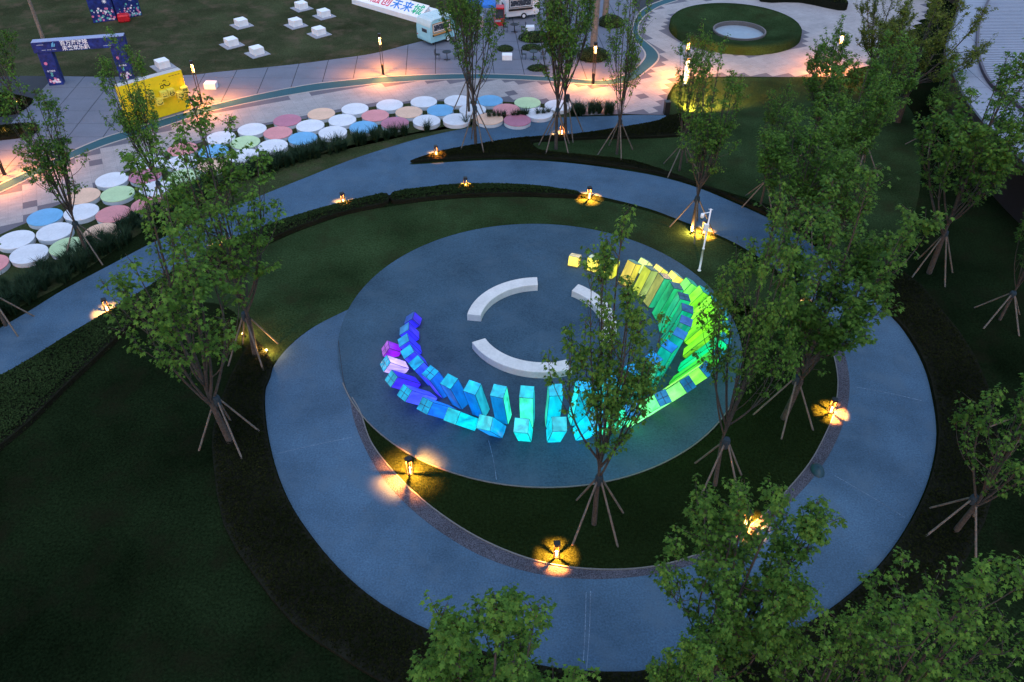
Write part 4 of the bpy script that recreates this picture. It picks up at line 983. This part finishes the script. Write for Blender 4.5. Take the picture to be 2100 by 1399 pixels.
# ------------------------------------------------------------------ yellow smiley wall
MT['yellow_cube'] = mat_plain('yellow_cube', (.74, .63, .08), .5, var=.04)
wL, wR = G(267, 261), G(393, 223); dd = wR - wL; Lw = dd.length; wang = math.atan2(dd.y, dd.x)
t = empty('smiley_wall', (wL.x, wL.y, .02), wang, 'bright yellow photo wall with smiling cube faces beside the teal channel', 'photo wall')
wb = MB().bev((Lw / 2, .3, 1.57), (Lw, .6, 3.12), .02).obj('wall_panel', MT['yellow'], t)
MB().bev((Lw / 2, .3, 3.14), (Lw - .02, .58, .02), .004).obj('wall_top', mat_plain('wall_top', (.5, .47, .44), .7), t)
def line2d(mb, pts, wd, y):
    for i in range(len(pts) - 1):
        a, b_ = Vector(pts[i]), Vector(pts[i + 1]); dd_ = (b_ - a); n_ = Vector((-dd_.y, dd_.x)).normalized() * wd / 2; ex = dd_.normalized() * wd * .3
        q = [a - ex + n_, a - ex - n_, b_ + ex - n_, b_ + ex + n_]
        mb.add([(p.x, y - .0003 * i, p.y) for p in q], [(0, 1, 2, 3)])
def arc(cx_, cz_, rx, rz, a0, a1, n=12): return [(cx_ + rx * math.cos(R_(a0 + (a1 - a0) * i / n)), cz_ + rz * math.sin(R_(a0 + (a1 - a0) * i / n))) for i in range(n + 1)]
def dot(mb, x, z, r, y): mb.add([(x + r * math.cos(6.283 * i / 10), y, z + r * math.sin(6.283 * i / 10)) for i in range(10)], [list(range(10))])
cs = .52
def face(kind):
    mb = MB(); y = -.004; l = .058
    if kind == 'flat': dot(mb, -.1, .08, .03, y); dot(mb, .1, .08, .03, y); line2d(mb, [(-.13, -.11), (.15, -.11)], l, y)
    elif kind == 'laugh':
        line2d(mb, [(-.11, .03), (-.09, .11)], l, y); line2d(mb, [(.09, .03), (.11, .11)], l, y); line2d(mb, [(-.18, -.03), (.18, -.03)], l, y); line2d(mb, arc(0, -.03, .18, .15, 180, 360), l, y - .01)
    elif kind == 'smile': line2d(mb, arc(-.09, .06, .035, .03, 0, 180, 6), l * .7, y); line2d(mb, arc(.09, .06, .035, .03, 0, 180, 6), l * .7, y - .01); line2d(mb, arc(0, -.02, .18, .14, 190, 350), l, y - .02)
    elif kind == 'worry': line2d(mb, arc(-.1, .08, .055, .06, 0, 360), l * .8, y); line2d(mb, arc(.1, .08, .055, .06, 0, 360), l * .8, y - .01); line2d(mb, [(-.16, -.14), (-.08, -.09), (0, -.14), (.08, -.16), (.16, -.11)], l, y - .02)
    else: dot(mb, -.1, .08, .03, y); dot(mb, .1, .08, .03, y); line2d(mb, arc(0, 0, .17, .15, 200, 340), l, y - .01)
    return mb
for fx, fz, kind in [(.27, 1.55, 'grin'), (.42, 2.0, 'smile'), (.52, 1.35, 'grin'), (.62, 1.78, 'flat'), (.735, 1.8, 'laugh'), (.86, 1.42, 'smile'), (.965, 1.66, 'worry'), (.16, 2.1, 'laugh')]:
    cb = MB().bev((0, .22, 0), (cs, .44, cs), .025).obj('smiley_cube', MT['yellow_cube'], t); cb.location = (Lw * fx if fx < .96 else Lw - .27, -.44, fz)
    cb['label'] = 'yellow cube with a drawn %s face' % dict(grin='grinning', smile='smiling', flat='straight', laugh='laughing', worry='worried')[kind]
    face(kind).obj('drawn_face', MT['ink'], cb)
dr = MB(); y = -.004
cx_, cz_ = Lw * .70, 2.42
dot(dr, cx_ - .42, cz_ + .1, .03, y); dot(dr, cx_ - .28, cz_ + .1, .03, y); dot(dr, cx_ + .1, cz_ + .12, .03, y); dot(dr, cx_ + .28, cz_ + .1, .03, y)
line2d(dr, arc(cx_ - .3, cz_ - .16, .12, .12, 0, 360), .06, y); line2d(dr, arc(cx_ - .12, cz_ - .07, .1, .06, 0, 180, 8), .06, y - .01); line2d(dr, arc(cx_ + .14, cz_ - .02, .22, .16, 190, 360), .06, y - .02); line2d(dr, arc(cx_ - .02, cz_ + .22, .12, .08, 20, 160, 8), .06, y - .03)
dr.obj('line_drawing', MT['ink'], t)
sp = MB()
for q in range(4): sp.box((Lw - 1.0 + q * .24, -.003, 2.88), (.17, .004, .06))
sp.obj('small_print', mat_plain('print_brown', (.28, .2, .02), .6), t)

# ------------------------------------------------------------------ letter sign
sA, sB = G(722, 8), G(852, 46); dd = sB - sA; Ls = dd.length + .6; sang = math.atan2(dd.y, dd.x)
t = empty('letter_sign', (sA.x, sA.y, .0), sang, 'long white sign block with colourful Chinese characters on the dry lawn', 'sign')
body_ = MB().add([(0, 0, 0), (Ls, 0, 0), (Ls, 1.5, 0), (0, 1.5, 0), (0, 0, .5), (Ls, 0, .5), (Ls, 1.5, 1.35), (0, 1.5, 1.35)], [(0, 1, 2, 3), (4, 5, 6, 7), (0, 1, 5, 4), (1, 2, 6, 5), (2, 3, 7, 6), (3, 0, 4, 7)]).obj('sign_body', MT['white'], t)
tilt = math.atan2(.85, 1.5)
for q, (ch, colr, nm_) in enumerate([('家', (.75, .5, .05), 'letter_gold'), ('融', (.65, .03, .08), 'letter_red'), ('创', (.65, .03, .08), 'letter_red'), ('未', (.02, .2, .6), 'letter_blue'), ('来', (.02, .2, .6), 'letter_blue'), ('城', (.02, .45, .2), 'letter_green')]):
    if nm_ not in MT: MT[nm_] = mat_plain(nm_, colr, .5, var=.03)
    put_text('character', ch, 1.35, MT[nm_], t, (Ls * (.17 + .147 * q), .72, .5 + .72 * math.tan(tilt) + .012), (tilt, 0, 0), .03)
for q, fx in enumerate((.68, .985)):
    MB().bev((Ls * fx, 1.9, .45), (1.1, .7, .9), .02).obj('support_block', MT['white'], t)

# ------------------------------------------------------------------ caravans
def caravan(loc, rz, Lc, Wc, H_, body_mat, roof_mat, trim, label, wheel_x, shelf_mat, end_window=True):
    t = empty('food_caravan', loc, rz, label, 'caravan', None)
    z0 = .32
    prof = [(0.06, z0), (0, z0 + .22), (0, H_ * .62), (.05, H_ * .8), (.2, H_ * .93), (.5, H_ * .99), (Lc / 2, H_), (Lc - .5, H_ * .99), (Lc - .18, H_ * .92), (Lc - .04, H_ * .78), (Lc, H_ * .55), (Lc - .03, z0 + .3), (Lc - .2, z0)]
    n = len(prof)
    vs = [(x, 0, z) for x, z in prof] + [(x, Wc, z) for x, z in prof]
    tri = tessellate_polygon([[Vector((x, z, 0)) for x, z in prof]])
    fs = [list(f) for f in tri] + [[n + i for i in f] for f in tri] + [(i, (i + 1) % n, n + (i + 1) % n, n + i) for i in range(n)]
    MB().add(vs, fs).obj('body', body_mat, t)
    rf = MB(); rp = [(.02, H_ * .74), (.07, H_ * .82), (.21, H_ * .945), (.5, H_ * 1.004), (Lc / 2, H_ + .014), (Lc - .5, H_ * 1.004), (Lc - .19, H_ * .935)]
    m = len(rp); rf.add([(x, -.03, z) for x, z in rp] + [(x, Wc + .03, z) for x, z in rp] + [(x, -.03, z + .035) for x, z in rp] + [(x, Wc + .03, z + .035) for x, z in rp],
           [(i, i + 1, m + i + 1, m + i) for i in range(m - 1)] + [(2 * m + i, 2 * m + i + 1, 3 * m + i + 1, 3 * m + i) for i in range(m - 1)] + [(i, i + 1, 2 * m + i + 1, 2 * m + i) for i in range(m - 1)] + [(m + i, m + i + 1, 3 * m + i + 1, 3 * m + i) for i in range(m - 1)] + [(m - 1, 2 * m - 1, 4 * m - 1, 3 * m - 1), (0, m, 3 * m, 2 * m)])
    ro = rf.obj('roof', roof_mat, t)
    for q in range(5): MB().bev((.75 + q * (Lc - 1.5) / 4, Wc / 2, H_ + .056), (.03, Wc - .1, .02), .004).obj('roof_rib', roof_mat, ro)
    wx0, wx1, wz0, wz1 = Lc * .1, Lc * .78, H_ * .5, H_ * .86
    wn = MB()
    for a in ((wx0, wz0, wx1, wz0 + .07), (wx0, wz1 - .07, wx1, wz1), (wx0, wz0 + .07, wx0 + .07, wz1 - .07), (wx1 - .07, wz0 + .07, wx1, wz1 - .07)): wn.box(((a[0] + a[2]) / 2, -.02, (a[1] + a[3]) / 2), (a[2] - a[0], .05, a[3] - a[1]))
    wo = wn.obj('serving_window', trim, t)
    fr2 = MB()
    for a in ((wx0 + .07, wz0 + .07, wx1 - .07, wz0 + .13), (wx0 + .07, wz1 - .13, wx1 - .07, wz1 - .07), (wx0 + .07, wz0 + .13, wx0 + .13, wz1 - .13), (wx1 - .13, wz0 + .13, wx1 - .07, wz1 - .13)): fr2.box(((a[0] + a[2]) / 2, -.016, (a[1] + a[3]) / 2), (a[2] - a[0], .04, a[3] - a[1]))
    fr2.obj('window_frame', MT['white'], wo)
    MB().box(((wx0 + wx1) / 2, -.006, (wz0 + wz1) / 2), (wx1 - wx0 - .26, .01, wz1 - wz0 - .26)).obj('pane', MT['glass'], wo)
    gd = MB(); rg = random.Random(4)
    for q in range(14):
        gx = rg.uniform(wx0 + .2, wx1 - .2); gz = wz0 + .17 + rg.randrange(3) * .2
        if gz < wz1 - .25: gd.box((gx, -.0125, gz + .05), (.08, .003 + .0002 * q, rg.uniform(.06, .12)))
    gd.obj('goods', MT['pad'], wo)
    MB().bev(((wx0 + wx1) / 2, -.16, wz0 - .1), (wx1 - wx0 + .1, .3, .05), .01).obj('shelf', shelf_mat, t)
    MB().box(((wx0 + wx1) / 2, -.015, wz0 - .22), (wx1 - wx0 + .08, .03, .16)).obj('shelf_panel', MT['brown'], t)
    if end_window:
        e = MB().box((-.008, Wc * .42, H_ * .56), (.016, Wc * .36, H_ * .13)).obj('end_window', MT['glass'], t)
        MB().box((-.006, Wc * .42, H_ * .62 + .03), (.03, Wc * .4, .03)).obj('window_frame', MT['pad'], e)
    for sgn, yy in ((-1, .06), (1, Wc - .06)):
        wh = MB().cyl((wheel_x, yy - .09, .29), (wheel_x, yy + .09, .29), .29, n=18).obj('wheel', MT['rubber'], t)
        MB().cyl((wheel_x, yy + sgn * .095, .29), (wheel_x, yy + sgn * .075, .29), .17, .17, n=14).obj('rim', MT['white'], wh)
        MB().add([(wheel_x + .4 * math.cos(R_(a)), yy + sgn * (.08 + .02 * s_), .3 + .4 * math.sin(R_(a))) for s_ in (0, 1) for a in range(0, 181, 20)] + [(wheel_x + .34 * math.cos(R_(a)), yy + sgn * (.08 + .02 * s_), .3 + .34 * math.sin(R_(a))) for s_ in (0, 1) for a in range(0, 181, 20)],
                 [(i, i + 1, 20 + i + 1, 20 + i) for i in range(9)] + [(10 + i, 11 + i, 31 + i, 30 + i) for i in range(9)] + [(i, i + 1, 11 + i, 10 + i) for i in range(9)]).obj('mudguard', body_mat, t)
    MB().box((Lc + .4, Wc / 2, .42), (.9, .08, .08)).cyl((Lc + .8, Wc / 2, .02), (Lc + .8, Wc / 2, .42), .03, n=6).obj('tow_bar', MT['black'], t)
    MB().box((.5, .25, .17), (.08, .08, .34)).box((Lc - .4, .25, .17), (.08, .08, .34)).obj('jack', MT['black'], t)
    MB().bev((-.02, Wc - .12, H_ * .33), (.03, .12, .1), .01).obj('tail_light', MT['red'], t)
    return t
c0, c1 = G(884, 97), G(934, 81); dd = c1 - c0
caravan((c0.x, c0.y, .02), math.atan2(dd.y, dd.x), dd.length + .1, 2.0, 2.3, MT['blue_paint'], MT['roof_pale'], MT['orange'], 'pale blue food caravan with orange trimmed serving window', 2.05, MT['orange'])
c0, c1 = G(1037, 43), G(1102, 36); dd = c1 - c0
caravan((c0.x, c0.y, .02), math.atan2(dd.y, dd.x), dd.length + .2, 2.0, 2.3, MT['white'], MT['white'], MT['black'], 'white food caravan with black trimmed window beside the blue tent', 1.9, MT['black'])
# tent stall and kiosk
t = empty('market_tent', G(985, 50), .08, 'blue roofed market tent left of the white caravan', 'tent')
for sx in (-1, 1):
    for sy in (-1, 1): MB().cyl((sx * 1.4, sy * 1.2, 0), (sx * 1.4, sy * 1.2, 2.2), .03, n=6).obj('pole', MT['pad'], t)
MB().add([(-1.5, -1.3, 2.2), (1.5, -1.3, 2.2), (1.5, 1.3, 2.2), (-1.5, 1.3, 2.2), (-.3, 0, 3.0), (.3, 0, 3.0), (-1.5, -1.3, 1.95), (1.5, -1.3, 1.95), (1.5, 1.3, 1.95), (-1.5, 1.3, 1.95)], [(0, 1, 5, 4), (1, 2, 5), (2, 3, 4, 5), (3, 0, 4), (6, 7, 1, 0), (7, 8, 2, 1), (8, 9, 3, 2), (9, 6, 0, 3)]).obj('canopy', MT['tent'], t)
t = empty('pink_counter', G(975, 54), .08, 'pale pink patterned counter under the blue tent', 'counter')
MB().bev((0, 0, .5), (1.5, .7, 1.0), .02).obj('counter_body', MT['pink'], t); MB().bev((0, 0, 1.03), (1.6, .8, .05), .01).obj('counter_top', MT['white'], t)
t = empty('vending_kiosk', G(1024, 54), .03, 'red vending kiosk with glass front between tent and white caravan', 'kiosk')
MB().bev((0, .45, .35), (.95, .9, .7), .02).obj('base', MT['red'], t); MB().bev((0, .5, 1.15), (.9, .78, .9), .02).obj('glass_case', MT['glass'], t); MB().bev((0, .45, 1.68), (1.0, .95, .16), .02).obj('top', MT['red'], t)
MB().bev((-.1, -.03, .52), (.5, .08, .2), .01).obj('control_panel', MT['pad'], t)
for sx in (-1, 1): MB().bev((sx * .47, 0.06, 1.15), (.05, .05, .9), .008).obj('post', MT['red'], t)

# tables and chairs
def table(px, py, lab):
    t = empty('cafe_table', G(px, py, .02), 0, lab, 'table', 'black cafe tables on the slab plaza')
    MB().lathe([(.4, .72), (.4, .75)], 22).obj('tabletop', MT['black'], t); MB().cyl((0, 0, .03), (0, 0, .72), .035, n=8).obj('column', MT['black'], t)
    MB().box((0, 0, .025), (.6, .07, .05)).box((0, .1675, .025), (.07, .265, .05)).box((0, -.1675, .025), (.07, .265, .05)).obj('foot', MT['black'], t)
seat_me = MB().bev((0, 0, .45), (.42, .42, .03), .01).data('seat', MT['black'])
leg_me = MB().cyl((.18, .18, 0), (.17, .17, .44), .014, n=6).data('leg', MT['black'])
bk = MB()
for q in range(5): bk.cyl((-.16 + .08 * q, .2, .46), (-.16 + .08 * q, .24, .84), .009, n=5)
bk.cyl((-.2, .2, .46), (-.2, .245, .88), .013, n=6).cyl((.2, .2, .46), (.2, .245, .88), .013, n=6).cyl((-.2, .245, .87), (.2, .245, .87), .013, n=6)
back_me = bk.data('backrest', MT['black'])
def chair(p, rz, lab, grp):
    t = empty('cafe_chair', p, rz, lab, 'chair', grp); link('seat', seat_me, t); link('backrest', back_me, t)
    for k in range(4): link('leg', leg_me, t).rotation_euler = (0, 0, k * math.pi / 2)
for px, py, nm_ in [(917, 123, 'in front of the blue caravan'), (1055, 66, 'in front of the white caravan'), (1094, 122, 'beside the rounded shrub under the maples')]:
    table(px, py, 'round black cafe table ' + nm_)
    c = G(px, py, .02)
    for k, (dx, dy, rz, wd) in enumerate([(-.85, .1, R_(80), 'left'), (.85, .15, R_(-85), 'right')]):
        chair((c.x + dx, c.y + dy, .02), rz, 'black wire cafe chair %s of the table %s' % (wd, nm_), 'black wire cafe chairs')

# round clipped shrubs
def shrub(px, py, rx, ry, h, seed, lab):
    rs = np.random.RandomState(seed); n = int(1500 * rx * ry) + 500
    u = rs.rand(n); a = rs.rand(n) * 2 * np.pi; zc = u ** .7; rr = np.sqrt(np.clip(1 - zc ** 2.4, 0, 1)) * (1 + rs.randn(n) * .04)
    C = np.c_[rx * rr * np.cos(a), ry * rr * np.sin(a), h * zc * (1 + rs.randn(n) * .03) + .03]
    N_ = np.c_[C[:, 0] / rx ** 2, C[:, 1] / ry ** 2, C[:, 2] / h ** 2 * .8] + rs.randn(n, 3) * .5; N_ /= np.linalg.norm(N_, axis=1)[:, None]
    V, L = leaf_quads(C, N_, rs.randn(n, 3), .09 * (.7 + .6 * rs.rand(n)), rs, None, 'shrub')
    t = link('clipped_shrub', build_quads('foliage', V, L, rs.rand(n), MT['leaf_shrub'])); t.location = G(px, py)
    MB().lathe([(.86, 0.01), (.86, .35), (.72, .62), (.45, .82), (.05, .92)], 20).obj('shrub_core', MT['soil'], t).scale = (rx, ry, h)
    prop(t, lab, 'shrub', 'clipped shrubs on the slab plaza')
shrub(1036, 103, .75, .55, .4, 1, 'small round dark shrub behind the white box seat')
shrub(1090, 101, .9, .6, .4, 2, 'round olive shrub behind the cafe table')
shrub(1098, 82, 1.6, 1.0, .7, 3, 'oblong dark shrub nearest the white caravan')
shrub(1103, 143, .9, .55, .4, 4, 'low yellow lit shrub close to the teal channel')
shrub(1216, 120, 1.45, 1.2, .9, 5, 'large round shrub at the foot of the pale trunk')
shrub(1252, 52, 1.3, 1.1, .9, 6, 'round shrub at the foot of the farthest pale trunk')

# ------------------------------------------------------------------ round grass mound with sunken court
t = empty('grass_mound', (19.9, 45.7, 0), 0, 'ring shaped grass mound with a sunken pale court in its middle', 'mound')
HX, HY = .3, -.75
def rings(spec, n=72):
    vs = []; m = len(spec)
    for r, z, f in spec: vs += [(HX * f + r * math.cos(2 * math.pi * i / n), HY * f + r * math.sin(2 * math.pi * i / n), z) for i in range(n)]
    return MB().add(vs, [(k * n + i, k * n + (i + 1) % n, (k + 1) * n + (i + 1) % n, (k + 1) * n + i) for k in range(m - 1) for i in range(n)])
rings([(6.25, 0, 0), (6.22, .62, 0), (6.1, .76, 0), (5.6, .8, .1), (4.6, .68, .4), (3.3, .4, .8), (2.5, .25, 1)]).obj('grass_ring', MT['lawn_mid'], t, True)
rings([(2.5, .25, 1), (2.5, .42, 1), (2.36, .42, 1), (2.36, .03, 1)]).obj('court_rim', mat_plain('rim_stone', (.14, .12, .115), .8), t)
rings([(2.36, .03, 1), (.01, .034, 1)]).obj('court_floor', mat_plain('court_floor', (.25, .3, .34), .5, var=.06), t)
# ------------------------------------------------------------------ pale roof terrace at the right
RZ = 4.0
edge = smooth([G(x, y, RZ).to_2d() for x, y in [(1985, -60), (1972, -10), (1958, 40), (1940, 98), (1952, 150), (1985, 215), (2040, 280), (2110, 345), (2180, 395)]], 5)
far = [Vector((edge[-1].x + 30, edge[-1].y - 6)), Vector((edge[-1].x + 40, 90)), Vector((edge[0].x, 90))]
t = empty('roof_building', (edge[20].x, edge[20].y, 0), 0, 'low building with a pale panelled roof terrace at the right edge', 'building')
inv = Matrix.Translation((-edge[20].x, -edge[20].y, 0))
def loc(pts): return [(p[0] - edge[20].x, p[1] - edge[20].y) for p in pts]
el = loc(edge); rl = loc(edge + far)
MT['roof_tile'] = mat_noise('roof_tile', (.235, .25, .3), .08, 10, .4, .1, .6, .05)
MT['roof_sub'] = mat_plain('roof_joint', (.1, .11, .14), .8)
MB().prism(rl, 3.7, RZ - .03).obj('roof', MT['roof_sub'], t)
inset = offset_line(el, -.5 if True else .5)
MB().prism([*offset_line(el, 1.2), *loc(far)], 0, 3.7).obj('wall', mat_plain('dark_wall', (.012, .012, .016), .6), t)
a = MB(); n = len(el); o1, o2 = offset_line(el, -.06), offset_line(el, .12)
a.strip(o1, o1, RZ - .35, RZ + .12); a.strip(o1, o2, RZ + .12); a.strip(o2, o2, RZ + .12, RZ - .35)
a.obj('parapet', mat_plain('parapet_dark', (.03, .03, .035), .5), t)
roof_o = [c for c in t.children if c.name.startswith('roof')][0]
# tiles cut by the joints across the terrace
ring_px = [(2050, -60), (2030, -5), (2010, 40), (2003, 92), (2012, 140), (2035, 180), (2080, 215), (2130, 250), (2190, 280)]
ring = loc(smooth([G(x, y, RZ).to_2d() for x, y in ring_px], 5))
terr = rl
ys = np.arange(-14, 40, 1.9)
for q in range(len(ys) - 1):
    for (x0, x1) in ((-6, 1.5), (1.54, 4.6), (4.64, 12), (12.04, 24)):
        sq = [(x0, ys[q] + .02), (x1, ys[q] + .02), (x1, ys[q + 1] - .02), (x0, ys[q + 1] - .02)]
        poly = terr
        for k in range(4): poly = clip_poly(poly, sq[k], sq[(k + 1) % 4])
        p2 = []
        for p in poly:
            if not p2 or math.hypot(p[0] - p2[-1][0], p[1] - p2[-1][1]) > .03: p2.append((p[0], p[1]))
        if len(p2) >= 3: MB().prism(p2, RZ - .028, RZ).obj('roof_tile', MT['roof_tile'], roof_o)
rib = MB(); cpoly = ring + [(ring[-1][0] + 20, ring[-1][1]), (ring[-1][0] + 20, 42), (ring[0][0], 42)]
rr_ = MB(); r1, r2 = offset_line(ring, -.09), offset_line(ring, .09)
rr_.strip(r1, r1, RZ, RZ + .25); rr_.strip(r1, r2, RZ + .25); rr_.strip(r2, r2, RZ + .25, RZ); rr_.obj('skylight_kerb', mat_plain('kerb_dark', (.06, .04, .06), .5), t)
sk = MB().prism(cpoly, RZ + .005, RZ + .08).obj('skylight', mat_plain('skylight_base', (.2, .2, .24), .5), t)
for q, yy in enumerate(np.arange(-12, 42, .36)):
    sq = [(-12, yy), (26, yy), (26, yy + .24), (-12, yy + .24)]; poly = cpoly
    for k in range(4): poly = clip_poly(poly, sq[k], sq[(k + 1) % 4])
    p2 = []
    for p in poly:
        if not p2 or math.hypot(p[0] - p2[-1][0], p[1] - p2[-1][1]) > .03: p2.append((p[0], p[1]))
    if len(p2) >= 3: MB().prism(p2, RZ + .082, RZ + .14).obj('slat', MT['roof_tile'], sk)
# dark hedge at the very top
HT = smooth(GP([(1560, 4), (1640, 6), (1720, 22), (1735, 16), (1700, -8), (1640, -25), (1560, -25)]), 3, True)
leafy_bed('hedge', HT, 1.2, 120, .16, MT['leaf_hedge'], 9, label='dark hedge behind the round grass mound at the top edge', cat='hedge')
# clear plastic-looking dark blue cover lying on the gravel strip
o = MB().lathe([(.02, .22), (.16, .2), (.26, .12), (.3, .02)], 14, caps=False).obj('drain_cover', mat_plain('cover_teal', (.015, .045, .06), .4), None, True); o.location = G(1676, 966); o.scale = (1, 1.4, 1.2)
prop(o, 'dark teal rounded cover lying at the gravel strip on the right', 'cover')
